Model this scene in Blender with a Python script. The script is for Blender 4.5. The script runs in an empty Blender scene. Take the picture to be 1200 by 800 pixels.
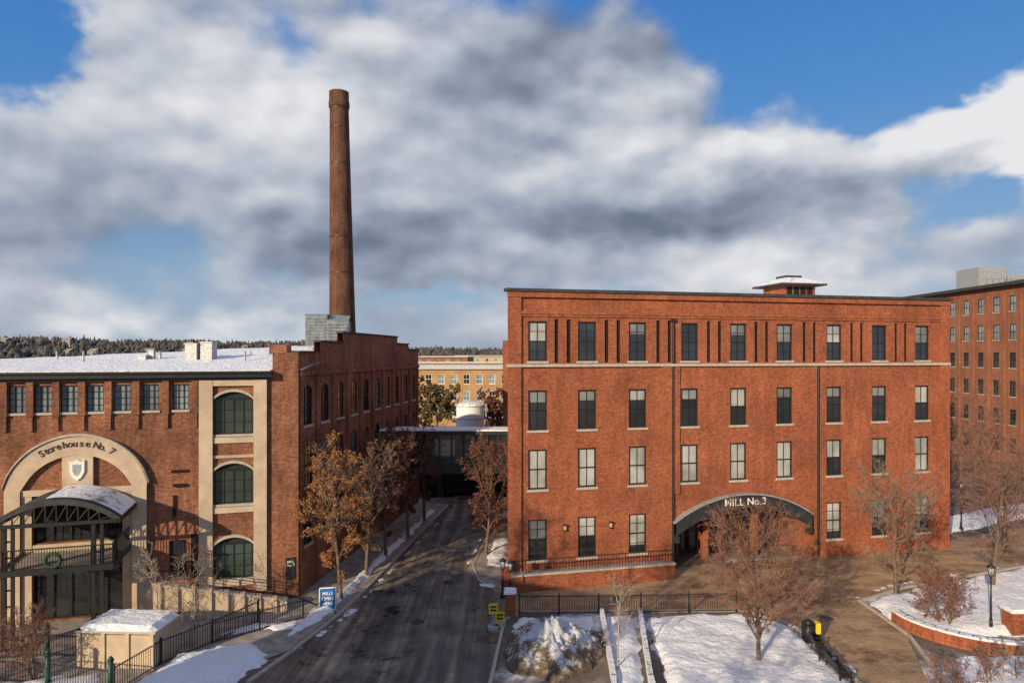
import bpy, math, random
from mathutils import Vector, noise, Matrix
random.seed(7)
R=math.radians
scene=bpy.context.scene
COL=scene.collection
# ------------------------------------------------------------------ materials
def newmat(name):
    m=bpy.data.materials.new(name); m.use_nodes=True
    nt=m.node_tree; b=nt.nodes['Principled BSDF']; return m,nt,b
def nnode(nt,t,**k):
    n=nt.nodes.new(t)
    for a,v in k.items(): setattr(n,a,v)
    return n
def ramp(nt,fac,stops):
    r=nnode(nt,'ShaderNodeValToRGB'); e=r.color_ramp.elements
    while len(e)<len(stops): e.new(0.5)
    for i,(p,c) in enumerate(stops):
        e[i].position=p; e[i].color=(c[0],c[1],c[2],1)
    nt.links.new(fac,r.inputs[0]); return r.outputs[0]
def noise_out(nt,scale,detail=4,rough=.6,coord='Object',vscale=None):
    tc=nnode(nt,'ShaderNodeTexCoord'); o=tc.outputs[coord]
    if vscale:
        mp=nnode(nt,'ShaderNodeMapping'); mp.inputs['Scale'].default_value=vscale
        nt.links.new(o,mp.inputs[0]); o=mp.outputs[0]
    n=nnode(nt,'ShaderNodeTexNoise'); n.inputs['Scale'].default_value=scale
    n.inputs['Detail'].default_value=detail; n.inputs['Roughness'].default_value=rough
    nt.links.new(o,n.inputs['Vector']); return n.outputs[0]
def mixc(nt,fac,a,b,mode='MIX'):
    m=nnode(nt,'ShaderNodeMix'); m.data_type='RGBA'; m.blend_type=mode
    for sock,v in ((m.inputs[0],fac),(m.inputs[6],a),(m.inputs[7],b)):
        if isinstance(v,(int,float)): sock.default_value=v
        elif isinstance(v,tuple): sock.default_value=(*v[:3],1)
        else: nt.links.new(v,sock)
    return m.outputs[2]
def bump(nt,b,h,strength=.3,dist=.05):
    bp=nnode(nt,'ShaderNodeBump'); bp.inputs['Strength'].default_value=strength
    bp.inputs['Distance'].default_value=dist
    nt.links.new(h,bp.inputs['Height']); nt.links.new(bp.outputs[0],b.inputs['Normal'])
def simple(name,c,rough=.7,var=.25,scale=3,metal=0,bmp=0,bscale=20,spec=.3):
    m,nt,b=newmat(name)
    n=noise_out(nt,scale,2)
    lo=tuple(x*(1-var) for x in c); hi=tuple(min(1,x*(1+var)) for x in c)
    nt.links.new(ramp(nt,n,[(.3,lo),(.7,hi)]),b.inputs['Base Color'])
    b.inputs['Roughness'].default_value=rough; b.inputs['Metallic'].default_value=metal
    b.inputs['Specular IOR Level'].default_value=spec
    if bmp: bump(nt,b,noise_out(nt,bscale),bmp)
    return m
def brickmat(name,c1,c2,mortar,stain=.5,bw=.215,bh=.075):
    m,nt,b=newmat(name)
    tc=nnode(nt,'ShaderNodeTexCoord')
    br=nnode(nt,'ShaderNodeTexBrick'); nt.links.new(tc.outputs['UV'],br.inputs['Vector'])
    br.inputs['Color1'].default_value=(*c1,1); br.inputs['Color2'].default_value=(*c2,1)
    br.inputs['Mortar'].default_value=(*mortar,1); br.inputs['Scale'].default_value=1
    br.inputs['Mortar Size'].default_value=.009; br.inputs['Brick Width'].default_value=bw
    br.inputs['Row Height'].default_value=bh; br.inputs['Mortar Smooth'].default_value=.3
    n1=noise_out(nt,.35,5,.65); f1=ramp(nt,n1,[(.3,(1-stain*.6,)*3),(.7,(1.14,1.12,1.1))])
    n2=noise_out(nt,1.6,3,.7,vscale=(1,1,.18)); f2=ramp(nt,n2,[(.32,(1-stain*.5,)*3),(.6,(1.03,)*3)])
    n3=noise_out(nt,6,2,.7); f3=ramp(nt,n3,[(.3,(.72,.70,.68)),(.7,(1.2,1.2,1.2))])
    c=mixc(nt,1.0,br.outputs['Color'],f1,'MULTIPLY'); c=mixc(nt,1.0,c,f2,'MULTIPLY'); c=mixc(nt,1.0,c,f3,'MULTIPLY')
    nt.links.new(c,b.inputs['Base Color']); b.inputs['Roughness'].default_value=.85
    b.inputs['Specular IOR Level'].default_value=.2
    return m
M={}
M['brick']=brickmat('mill_brick',(.43,.125,.055),(.28,.074,.036),(.26,.14,.09),.4)
M['brick_old']=brickmat('old_brick',(.42,.16,.083),(.22,.08,.049),(.30,.20,.14),.75)
M['brick_far']=brickmat('far_brick',(.40,.15,.08),(.30,.10,.055),(.27,.17,.12),.4)
M['brick_sunlit']=brickmat('sunlit_brick',(.50,.30,.14),(.42,.24,.11),(.40,.30,.2),.3)  # yellow sunlight on the far mill is put into its brick colour
M['brick_chim']=brickmat('chimney_brick',(.21,.095,.058),(.13,.055,.036),(.14,.10,.07),.8)
M['stucco']=simple('beige_stucco',(.52,.41,.30),.85,.16,1.2,bmp=.15,bscale=60)
M['stone']=simple('granite_trim',(.44,.39,.33),.8,.15,4)
M['concrete']=simple('concrete',(.33,.29,.25),.85,.3,1.5,bmp=.15)
M['black']=simple('black_metal',(.018,.019,.02),.45,.3,6,spec=.5)
M['green']=simple('green_metal',(.02,.07,.05),.45,.3,6)
M['dkgreen']=simple('dark_grey_panel',(.03,.033,.036),.5,.2,3)
M['grey']=simple('galvanised_metal',(.38,.40,.41),.45,.2,5,metal=.3)
M['greygreen']=simple('weathered_metal',(.20,.23,.25),.6,.3,3)
M['white']=simple('white_paint',(.78,.78,.77),.5,.06,3)
M['blue']=simple('blue_sign_paint',(.02,.13,.38),.4,.1,3)
M['yellow']=simple('yellow_paint',(.75,.55,.03),.5,.1,5)
M['dark']=simple('dark_interior',(.012,.012,.014),.9)
M['roofdark']=simple('dark_roofing',(.05,.05,.052),.8,.3,2)
M['letter']=simple('sign_letter',(.78,.75,.70),.5,.05)
M['letterdk']=simple('sign_letter_dark',(.05,.045,.04),.6,.05)
M['bark']=simple('bark',(.15,.105,.075),.95,.35,6)
M['twig_red']=simple('twig_red',(.24,.125,.09),.9,.35,2)
M['twig_grey']=simple('twig_tan',(.25,.18,.13),.9,.3,2)
M['twig_pale']=simple('twig_pale',(.38,.31,.24),.9,.25,2)
M['leaf_orange']=simple('leaf_orange',(.35,.155,.055),.8,.5,1.5)
M['leaf_red']=simple('leaf_dark_red',(.15,.06,.04),.8,.5,1.5)
M['leaf_olive']=simple('leaf_olive',(.17,.12,.045),.8,.5,1.2)
M['pine']=simple('hazed_forest_green',(.055,.066,.062),.95,.3,.05)  # distance haze is mixed into this green
M['hazed_forest_brown']=simple('hazed_forest_brown',(.095,.085,.08),.95,.3,.02)  # brown paled with far-off haze, for hills and woods
def glassmat(name,c,rough):
    m,nt,b=newmat(name)
    n=noise_out(nt,.5,2)
    nt.links.new(ramp(nt,n,[(.35,tuple(x*.5 for x in c)),(.65,c)]),b.inputs['Base Color'])
    b.inputs['Roughness'].default_value=rough; b.inputs['Specular IOR Level'].default_value=.9
    bump(nt,b,noise_out(nt,.9,2),.05,.05)
    return m
M['glass']=glassmat('window_glass',(.03,.035,.04),.04)
M['glass_green']=glassmat('green_glass',(.06,.09,.07),.1)
M['blind']=glassmat('window_blind',(.50,.50,.47),.12)
M['blind2']=glassmat('window_blind_shade',(.24,.25,.24),.12)
M['glass_pale']=glassmat('pale_panes',(.30,.37,.40),.1)
M['glass_glow_tint']=glassmat('glow_tint_panes',(.60,.38,.15),.15)  # warm glow on the side windows, painted as pane colour
M['lampglass']=simple('lantern_glass',(.55,.38,.2),.3,.1)
def snowmat(name,dirt):
    m,nt,b=newmat(name)
    n=noise_out(nt,1.3,7,.7); n2=noise_out(nt,9,4,.7)
    c=ramp(nt,n,[(dirt-.06,(.25,.20,.15)),(dirt+.03,(.90,.91,.93))])
    f=ramp(nt,n2,[(.3,(.90,.90,.91)),(.6,(1,1,1))])
    nt.links.new(mixc(nt,1.,c,f,'MULTIPLY'),b.inputs['Base Color'])
    b.inputs['Roughness'].default_value=.75; b.inputs['Specular IOR Level'].default_value=.25
    bump(nt,b,noise_out(nt,3.0,6,.65),.7,.25)
    return m
M['snow']=snowmat('snow',.31)
M['snowclean']=snowmat('roof_snow',.26)
M['snowdirty']=snowmat('dirty_snow',.43)
M['slush']=snowmat('slush',.50)
def asphalt():
    m,nt,b=newmat('asphalt')
    n=noise_out(nt,.35,7,.7); n2=noise_out(nt,1.0,5,.65,vscale=(1.5,.07,1)); n3=noise_out(nt,40,3,.7)
    n4=noise_out(nt,.55,7,.78)
    c=ramp(nt,n,[(.3,(.065,.055,.047)),(.5,(.135,.112,.09)),(.68,(.22,.185,.145))])
    s=ramp(nt,n2,[(.38,(.55,.55,.55)),(.5,(1.05,1.03,1.0)),(.60,(1.8,1.72,1.6)),(.7,(2.6,2.5,2.3))])
    d=ramp(nt,n4,[(.38,(.28,.28,.29)),(.47,(.9,.9,.9)),(.66,(1.35,1.3,1.22))])
    g=ramp(nt,n3,[(.3,(.75,.75,.75)),(.7,(1.2,1.2,1.2))])
    for f in (s,d,g): c=mixc(nt,1.,c,f,'MULTIPLY')
    nt.links.new(c,b.inputs['Base Color'])
    nt.links.new(ramp(nt,n4,[(.40,(.14,)*3),(.5,(.75,)*3)]),b.inputs['Roughness'])
    bump(nt,b,n3,.15,.02); return m
M['asphalt']=asphalt()
def pavermat():
    m,nt,b=newmat('brick_pavers')
    tc=nnode(nt,'ShaderNodeTexCoord')
    br=nnode(nt,'ShaderNodeTexBrick'); nt.links.new(tc.outputs['Object'],br.inputs['Vector'])
    br.inputs['Color1'].default_value=(.50,.34,.20,1); br.inputs['Color2'].default_value=(.40,.27,.16,1)
    br.inputs['Mortar'].default_value=(.22,.165,.11,1); br.inputs['Scale'].default_value=1
    br.inputs['Brick Width'].default_value=.24; br.inputs['Row Height'].default_value=.12; br.inputs['Mortar Size'].default_value=.012
    n=noise_out(nt,.28,8,.75); f=ramp(nt,n,[(.36,(.32,.30,.28)),(.48,(.9,.88,.86)),(.68,(1.3,1.27,1.2))])
    n2=noise_out(nt,.9,6,.75,vscale=(.5,1,1)); f2=ramp(nt,n2,[(.35,(.6,.58,.55)),(.6,(1.15,1.13,1.1))])
    c=mixc(nt,1.,br.outputs['Color'],f,'MULTIPLY'); c=mixc(nt,1.,c,f2,'MULTIPLY')
    nt.links.new(c,b.inputs['Base Color']); nt.links.new(ramp(nt,n,[(.37,(.2,)*3),(.5,(.75,)*3)]),b.inputs['Roughness'])
    bump(nt,b,noise_out(nt,15,3),.2,.03); return m
M['paver']=pavermat()
def groundmat():
    m,nt,b=newmat('ground_cover')
    n=noise_out(nt,.15,7,.7); n2=noise_out(nt,2.5,5,.7)
    c=ramp(nt,n,[(.35,(.13,.095,.065)),(.5,(.19,.145,.11)),(.56,(.36,.33,.30)),(.62,(.75,.77,.80))])
    f=ramp(nt,n2,[(.3,(.65,.62,.6)),(.65,(1.1,1.1,1.1))])
    nt.links.new(mixc(nt,1.,c,f,'MULTIPLY'),b.inputs['Base Color']); b.inputs['Roughness'].default_value=.9
    bump(nt,b,n2,.5,.1); return m
M['ground']=groundmat()
def pilemat():
    m,nt,b=newmat('plowed_snow')
    n=noise_out(nt,1.6,9,.76); tc=nnode(nt,'ShaderNodeTexCoord'); sp=nnode(nt,'ShaderNodeSeparateXYZ')
    nt.links.new(tc.outputs['Object'],sp.inputs[0])
    a=nnode(nt,'ShaderNodeMath',operation='MULTIPLY_ADD'); nt.links.new(sp.outputs[2],a.inputs[0]); a.inputs[1].default_value=.16
    nt.links.new(n,a.inputs[2])
    c=ramp(nt,a.outputs[0],[(.47,(.14,.095,.06)),(.58,(.30,.22,.15)),(.65,(.84,.86,.90))])
    nt.links.new(c,b.inputs['Base Color']); b.inputs['Roughness'].default_value=.85
    bump(nt,b,noise_out(nt,6,6,.75),1.0,.25); return m
M['pile']=pilemat()
# ------------------------------------------------------------------ mesh helpers
class Fr:
    def __init__(s,x,y,ang,z=0):
        s.o=Vector((x,y,z)); a=R(ang); s.u=Vector((math.cos(a),math.sin(a),0)); s.n=Vector((math.sin(a),-math.cos(a),0))
    def p(s,a,d,z): return s.o+s.u*a+s.n*d+Vector((0,0,z))
W=Fr(0,0,0)
class MB:
    def __init__(s): s.v=[]; s.f=[]; s.uv=[]; s.sm=[]
    def face(s,pts,uv=None,smooth=False):
        i=len(s.v); s.v.extend([tuple(p) for p in pts]); s.f.append(tuple(range(i,i+len(pts))))
        s.uv.append(uv if uv else [(p[0],p[1]) for p in pts]); s.sm.append(smooth)
    def box(s,fr,a0,a1,d0,d1,z0,z1):
        P=lambda a,d,z: fr.p(a,d,z)
        s.face([P(a0,d1,z0),P(a1,d1,z0),P(a1,d1,z1),P(a0,d1,z1)],[(a0,z0),(a1,z0),(a1,z1),(a0,z1)])
        s.face([P(a1,d0,z0),P(a0,d0,z0),P(a0,d0,z1),P(a1,d0,z1)],[(a1,z0),(a0,z0),(a0,z1),(a1,z1)])
        s.face([P(a1,d1,z0),P(a1,d0,z0),P(a1,d0,z1),P(a1,d1,z1)],[(d1,z0),(d0,z0),(d0,z1),(d1,z1)])
        s.face([P(a0,d0,z0),P(a0,d1,z0),P(a0,d1,z1),P(a0,d0,z1)],[(d0,z0),(d1,z0),(d1,z1),(d0,z1)])
        s.face([P(a0,d1,z1),P(a1,d1,z1),P(a1,d0,z1),P(a0,d0,z1)],[(a0,d1),(a1,d1),(a1,d0),(a0,d0)])
        s.face([P(a0,d0,z0),P(a1,d0,z0),P(a1,d1,z0),P(a0,d1,z0)],[(a0,d0),(a1,d0),(a1,d1),(a0,d1)])
    def rect(s,fr,a0,a1,d,z0,z1):
        s.face([fr.p(a0,d,z0),fr.p(a1,d,z0),fr.p(a1,d,z1),fr.p(a0,d,z1)],[(a0,z0),(a1,z0),(a1,z1),(a0,z1)])
    def wall(s,fr,s0,s1,z0,z1,ops,d=0,reveal=.25):
        xs=sorted(set([s0,s1]+[o[0] for o in ops]+[o[1] for o in ops])); zs=sorted(set([z0,z1]+[o[2] for o in ops]+[o[3] for o in ops]))
        xs=[x for x in xs if s0<=x<=s1]; zs=[z for z in zs if z0<=z<=z1]
        for i in range(len(xs)-1):
            run=None
            for j in range(len(zs)-1):
                cx=(xs[i]+xs[i+1])/2; cz=(zs[j]+zs[j+1])/2
                if any(o[0]<cx<o[1] and o[2]<cz<o[3] for o in ops): 
                    if run is not None: s.rect(fr,xs[i],xs[i+1],d,run,zs[j]); run=None
                elif run is None: run=zs[j]
            if run is not None: s.rect(fr,xs[i],xs[i+1],d,run,zs[-1])
        for o in ops:
            a0,a1,b0,b1=o[:4]; r=o[4] if len(o)>4 else reveal
            P=fr.p
            s.face([P(a0,d,b0),P(a0,d,b1),P(a0,d-r,b1),P(a0,d-r,b0)],[(0,b0),(0,b1),(r,b1),(r,b0)])
            s.face([P(a1,d,b0),P(a1,d-r,b0),P(a1,d-r,b1),P(a1,d,b1)],[(0,b0),(r,b0),(r,b1),(0,b1)])
            s.face([P(a0,d,b1),P(a1,d,b1),P(a1,d-r,b1),P(a0,d-r,b1)],[(a0,0),(a1,0),(a1,r),(a0,r)])
            s.face([P(a0,d,b0),P(a0,d-r,b0),P(a1,d-r,b0),P(a1,d,b0)],[(a0,0),(a0,r),(a1,r),(a1,0)])
    def tube(s,p0,p1,r0,r1,n=6,cap=False,smooth=True):
        p0=Vector(p0); p1=Vector(p1); d=(p1-p0)
        if d.length<1e-6: return
        L=d.length; d.normalize(); a=d.orthogonal().normalized(); b=d.cross(a)
        i=len(s.v)
        for k in range(n):
            t=2*math.pi*k/n; o=a*math.cos(t)+b*math.sin(t)
            s.v.append(tuple(p0+o*r0)); s.v.append(tuple(p1+o*r1))
        for k in range(n):
            k2=(k+1)%n
            s.f.append((i+2*k,i+2*k2,i+2*k2+1,i+2*k+1)); s.sm.append(smooth)
            u0=k/n*6.28*r0;u1=(k+1)/n*6.28*r0
            s.uv.append([(u0,0),(u1,0),(u1,L),(u0,L)])
        if cap:
            s.f.append(tuple(i+2*k+1 for k in range(n))); s.sm.append(False); s.uv.append([(0,0)]*n)
            s.f.append(tuple(i+2*k for k in range(n))[::-1]); s.sm.append(False); s.uv.append([(0,0)]*n)
    def obj(s,name,mat,parent=None,loc=None):
        me=bpy.data.meshes.new(name)
        me.from_pydata(s.v,[],s.f)
        uvl=me.uv_layers.new(name='UVMap'); flat=[]
        for u in s.uv:
            for c in u: flat.extend((c[0],c[1]))
        uvl.data.foreach_set('uv',flat)
        me.polygons.foreach_set('use_smooth',s.sm)
        me.materials.append(M[mat] if isinstance(mat,str) else mat); me.update()
        o=bpy.data.objects.new(name,me); COL.objects.link(o)
        if parent:
            o.parent=parent; o.matrix_parent_inverse=Matrix.Translation(-parent.location)
        return o
def empty(name,loc):
    e=bpy.data.objects.new(name,None); e.location=loc; e.empty_display_size=.5; COL.objects.link(e); return e
def arcz(s,c,h,zs,rise):
    Rr=(h*h+rise*rise)/(2*rise); return zs-(Rr-rise)+math.sqrt(max(0,Rr*Rr-(s-c)**2))
def arc_fill(mb,fr,c,h,zs,rise,ztop,d,depth=.25,n=14):
    for i in range(n):
        a=c-h+2*h*i/n; b=c-h+2*h*(i+1)/n; za=arcz(a,c,h,zs,rise); zb=arcz(b,c,h,zs,rise)
        mb.face([fr.p(a,d,za),fr.p(b,d,zb),fr.p(b,d,ztop),fr.p(a,d,ztop)],[(a,za),(b,zb),(b,ztop),(a,ztop)])
        mb.face([fr.p(a,d,za),fr.p(a,d-depth,za),fr.p(b,d-depth,zb),fr.p(b,d,zb)],[(a,0),(a,depth),(b,depth),(b,0)])
def arch_band(mb,fr,c,h,zs,rise,th,d0,d1,n=24):
    for i in range(n):
        a=c-h+2*h*i/n; b=c-h+2*h*(i+1)/n
        za=arcz(a,c,h,zs,rise); zb=arcz(b,c,h,zs,rise); ia=za-th; ib=zb-th
        P=fr.p
        mb.face([P(a,d1,ia),P(b,d1,ib),P(b,d1,zb),P(a,d1,za)],[(a,ia),(b,ib),(b,zb),(a,za)])
        mb.face([P(a,d1,za),P(b,d1,zb),P(b,d0,zb),P(a,d0,za)])
        mb.face([P(a,d1,ia),P(a,d0,ia),P(b,d0,ib),P(b,d1,ib)])
def text(name,body,size,loc,rotz,mat,parent,ext=.03,align='CENTER',rx=90,roll=0,off=.012,sp=1):
    c=bpy.data.curves.new(name,'FONT'); c.body=body; c.size=size; c.extrude=ext; c.align_x=align; c.align_y='CENTER'
    c.offset=size*off; c.space_character=sp
    o=bpy.data.objects.new(name,c); COL.objects.link(o); c.materials.append(M[mat])
    m=Matrix.Translation(loc)@Matrix.Rotation(R(rotz),4,'Z')@Matrix.Rotation(R(rx),4,'X')@Matrix.Rotation(R(roll),4,'Z')
    if parent:
        o.parent=parent; o.matrix_parent_inverse=Matrix.Translation(-parent.location)
    o.matrix_basis=m
    return o
def window(G,fr,s0,s1,z0,z1,d=0,cols=2,rows=2,rec=.18,pane='glass',blind=0.,bm='blind',fw=.06,sill=True,rail=True):
    G.setdefault(pane,MB()).rect(fr,s0,s1,d-rec,z0,z1)
    fm=G.setdefault('frame',MB())
    e=.005
    fm.box(fr,s0+e,s0+fw,d-rec+.01,d-rec+.09,z0+e,z1-e); fm.box(fr,s1-fw,s1-e,d-rec+.01,d-rec+.09,z0+e,z1-e)
    fm.box(fr,s0+fw,s1-fw,d-rec+.012,d-rec+.088,z0+e,z0+fw); fm.box(fr,s0+fw,s1-fw,d-rec+.012,d-rec+.088,z1-fw,z1-e)
    zm=(z0+z1)/2
    if rail: fm.box(fr,s0+fw,s1-fw,d-rec+.014,d-rec+.085,zm-.035,zm+.035)
    for i in range(1,cols):
        x=s0+(s1-s0)*i/cols; fm.box(fr,x-.018,x+.018,d-rec+.01,d-rec+.05,z0+fw,z1-fw)
    for j in range(1,rows):
        z=z0+(z1-z0)*j/rows
        if rail and abs(z-zm)<.05: continue
        fm.box(fr,s0+fw,s1-fw,d-rec+.01,d-rec+.045,z-.016,z+.016)
    if blind>0: G.setdefault(bm,MB()).rect(fr,s0+.03,s1-.03,d-rec+.006,z1-(z1-z0)*blind,z1-.03)
    if sill: G.setdefault('sill',MB()).box(fr,s0-.1,s1+.1,d-.1,d+.07,z0-.14,z0+.003)
def flush(G,parent,mats):
    for k,mb in G.items():
        if mb.v: mb.obj({'frame':'window_frames','sill':'sills'}.get(k,k),mats.get(k,k),parent)

# ------------------------------------------------------------------ MILL NO 3
mf=Fr(-.16,44,13.5)
mill=empty('brick_mill_building',(-.16,44,0))
WS=[1.89,5.29,8.89,12.75,16.49,20.17,24.27,28.16,31.97]; LEN=34.3; hw=.64
rowsz=[(1.3,3.95),(5.9,8.5),(9.75,12.35),(14.25,16.85)]
G={}; ops=[]
rnd=random.Random(3)
for ri,(z0,z1) in enumerate(rowsz):
    for wi,c in enumerate(WS):
        if ri==0 and wi in (3,4,5): continue
        ops.append((c-hw,c+hw,z0,z1))
        bl=rnd.choice([.5,.48,.52,.5,.8,.97]) if ri<3 else rnd.choice([.5,.5,0,.3,.5])
        if ri==1 and wi<6: bl=.96
        if ri==2: bl=rnd.choice([.28,.3,.5,.27])
        window(G,mf,c-hw,c+hw,z0,z1,cols=2,rows=4 if ri in(0,3) else 2,blind=bl,bm='blind' if (ri==1 or rnd.random()<.5) else 'blind2',fw=.095)
slots=[]
mids=[(WS[i]+WS[i+1])/2 for i in range(8)]
for m_ in mids:
    for dx in (-.42,.42): slots.append((m_+dx-.14,m_+dx+.14,14.15,17.0))
for s_ in slots: ops.append(s_)
ac,ah,azs,ari=16.8,5.3,3.3,1.65
ops.append((ac-ah,ac+ah,0,azs+ari,.3))
wl=MB(); wl.wall(mf,0,LEN,0,18.75,ops); arc_fill(wl,mf,ac,ah,azs,ari,azs+ari,0,.3)
def quad_wall(mb,p,q,z0,z1):
    L=(Vector(q)-Vector(p)).length
    mb.face([(p[0],p[1],z0),(q[0],q[1],z0),(q[0],q[1],z1),(p[0],p[1],z1)],[(0,z0),(L,z0),(L,z1),(0,z1)])
DEP=22
c0=mf.p(0,0,0); c1=mf.p(LEN,0,0); b0=mf.p(8.5,-DEP,0); b1=mf.p(LEN-.5,-DEP,0)
quad_wall(wl,b0,c0,0,18.75); quad_wall(wl,c1,b1,0,18.75); quad_wall(wl,b1,b0,0,18.75)
wl.box(mf,-.12,.75,.003,.16,0,18.4); wl.box(mf,LEN-.7,LEN+.05,.003,.16,0,18.4)
wl.box(mf,.75,LEN-.7,.003,.10,17.15,17.32); wl.box(mf,.75,LEN-.7,.003,.16,17.32,17.5)
wl.box(mf,-.15,LEN+.08,.003,.22,18.4,18.745)
wl.box(mf,11.55,11.95,.003,.13,5.2,13.86); wl.box(mf,22.5,22.75,.003,.13,0,13.86)
wl.box(mf,10.7,11.35,.003,.13,0,13.86)
wl.box(W,-1.0,6,-82,-74,0,16.2)
for c in WS:
    for z0,z1 in rowsz:
        if z0==1.3 and 11<c<22: continue
        wl.box(mf,c-hw-.12,c+hw+.12,.003,.03,z1+.005,z1+.3)
wl.obj('brick_walls','brick',mill)
for a in slots: G.setdefault('slotback',MB()).rect(mf,a[0],a[1],-.12,a[2],a[3])
st=MB(); st.box(mf,-.2,LEN+.1,-.05,.2,13.88,14.06)
st.obj('string_course','stone',mill)
cp=MB(); cp.box(mf,-.3,LEN+.2,-.35,.33,18.75,18.95)
cp.obj('parapet_coping','roofdark',mill)
rf=MB(); rf.face([mf.p(.1,-.3,18.5),mf.p(LEN-.1,-.3,18.5),(b1[0],b1[1],18.5),(b0[0],b0[1],18.5)]); rf.obj('flat_roof','snowclean',mill)
ds=MB()
ds.tube(mf.p(11.46,.1,.2),mf.p(11.46,.1,16.9),.08,.08,8); ds.tube(mf.p(22.87,.1,.2),mf.p(22.87,.1,13.8),.07,.07,8)
ds.box(mf,11.33,11.59,.0,.25,16.9,17.14)
ds.obj('downspouts','black',mill)
ab=MB(); arch_band(ab,mf,ac,ah,azs,ari,.95,.003,.45,30)
ab.box(mf,ac-ah-.05,ac-ah+.25,.003,.46,1.9,2.36); ab.box(mf,ac+ah-.25,ac+ah+.05,.003,.46,1.9,2.36)
ab.obj('entrance_arch','dkgreen',mill)
et=MB(); arch_band(et,mf,ac,ah+.12,azs,ari+.06,.08,.0,.5,30); et.obj('arch_trim','grey',mill)
en=MB(); en.box(mf,ac-ah,ac+ah,-3.4,-3.2,0,4.95); en.box(mf,ac-ah,ac+ah,-3.2,-.3,4.96,5.1)
en.box(mf,ac-ah-.2,ac-ah,-3.2,-.3,0,4.95); en.box(mf,ac+ah,ac+ah+.2,-3.2,-.3,0,4.95)
en.box(mf,ac-2.2,ac-1.8,-1.9,-1.5,0,4.9); en.box(mf,ac+1.8,ac+2.2,-1.9,-1.5,0,4.9)
en.obj('entry_recess','brick',mill)
for k in range(6):
    a=ac-ah+.4+k*1.68; window(G,mf,a,a+1.4,.1,3.1,d=-3.0,cols=2,rows=2,rec=.1,sill=False,fw=.08,rail=False)
text('mill_lettering','MILL No.3',.7,mf.p(ac-.1,.56,4.46),13.5,'letter',mill,.02,off=.006,sp=1.08)
lm=MB(); lg=MB()
for s_ in (3.7,6.9):
    lm.box(mf,s_-.08,s_+.08,.02,.22,3.15,3.22); lm.box(mf,s_-.11,s_+.11,.06,.28,3.5,3.57); lm.box(mf,s_-.03,s_+.03,0,.15,3.1,3.55)
    lg.box(mf,s_-.07,s_+.07,.09,.22,3.22,3.5)
lm.obj('lantern_bodies','black',mill); lg.obj('lantern_glass','lampglass',mill)
rp=MB(); rp.box(mf,-.3,10.6,1.7,2.0,0,1.0); rp.box(mf,-.3,0,.17,1.7,0,1.0); rp.obj('ramp_wall','brick',mill)
rc=MB(); rc.box(mf,-.36,10.66,1.64,2.06,1.0,1.1); rc.obj('ramp_coping','stone',mill)
rs=MB(); rs.box(mf,0,10.6,.17,1.7,0,.75); rs.obj('ramp_deck','concrete',mill)
rr=MB()
for i in range(54): x=-.2+i*.2; rr.box(mf,x-.012,x+.012,1.84,1.864,1.1,1.9)
rr.box(mf,-.25,10.6,1.825,1.88,1.9,1.95); rr.obj('ramp_railing','black',mill)
pc=mf.p(29.8,-13,0); pf=Fr(pc.x,pc.y,13.5)
ph=MB(); ph.box(pf,-1.6,1.6,-1.6,1.6,18.5,21.1); ph.obj('penthouse_walls','brick',mill)
pl=MB()
for k in range(4): pl.box(pf,-1.35+k*.7,-.8+k*.7,1.6,1.63,20.0,20.8)
pl.obj('penthouse_louvers','dark',mill)
pr=MB(); h=2.3
A=[pf.p(-h,-h,21.1),pf.p(h,-h,21.1),pf.p(h,h,21.1),pf.p(-h,h,21.1)]; T=[pf.p(-.8,-.8,21.75),pf.p(.8,-.8,21.75),pf.p(.8,.8,21.75),pf.p(-.8,.8,21.75)]
for i in range(4): j=(i+1)%4; pr.face([A[i],A[j],T[j],T[i]])
pr.face(T); pr.face(A[::-1]); pr.obj('hip_roof_snow','snowdirty',mill)
pe=MB(); pe.box(pf,-h-.03,h+.03,-h-.03,h+.03,20.93,21.097); pe.box(pf,-.8,.8,-.8,.8,21.755,21.95); pe.obj('eaves','roofdark',mill)
flush(G,mill,{'glass':'glass','frame':'black','blind':'blind','blind2':'blind2','sill':'stone','slotback':'dark'})

# ------------------------------------------------------------------ STOREHOUSE NO 7
FA=17.0
sf=Fr(-12.9,41.3,FA)
store=empty('brick_storehouse',(-12.9,41.3,0))
G={}; ops=[]
sw=MB(); ZT=13.35
cent=[-6.49,-8.05,-9.5,-10.85,-12.1,-13.35,-14.55,-15.8,-17.05,-18.3,-19.6,-20.9,-22.2,-23.5,-24.8,-26.1,-27.4,-28.7,-30]
for c in cent:
    ops.append((c-.42,c+.42,11.5,12.98,.15)); window(G,sf,c-.42,c+.42,11.5,12.98,cols=3,rows=4,pane='glass_pale',fw=.04,rec=.12,rail=False,sill=False)
bc=-3.67
for (z0,z1) in ((10.0,12.6),(5.9,8.4),(1.5,4.05)):
    ops.append((bc-1.08,bc+1.08,z0,z1)); window(G,sf,bc-1.08,bc+1.08,z0,z1-.45,cols=4,rows=3,pane='glass_green',rail=False,fw=.09)
    G['dkpanel']=G.get('dkpanel',MB()); G['dkpanel'].rect(sf,bc-1.08,bc+1.08,-.15,z1-.45,z1)
    arc_fill(sw,sf,bc,1.08,z1-.5,.45,z1,0,.25)
AC,AH=-11.66,3.45
ops.append((AC-2.2,AC+2.2,4.35,7.0,.35)); ops.append((AC-2.2,AC+2.2,0.1,3.6,.35))
ops.append((-7.1,-6.2,1.9,4.0,.2)); 
sw.wall(sf,-38,0,0,ZT,ops)
for k in range(5):
    a=AC-2.2+k*.88; window(G,sf,a,a+.88,4.35,7.0,cols=2,rows=3,rec=.3,sill=False,fw=.06,rail=False); window(G,sf,a,a+.88,.1,3.6,cols=1,rows=2,rec=.3,sill=False,fw=.07,rail=False)
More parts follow.
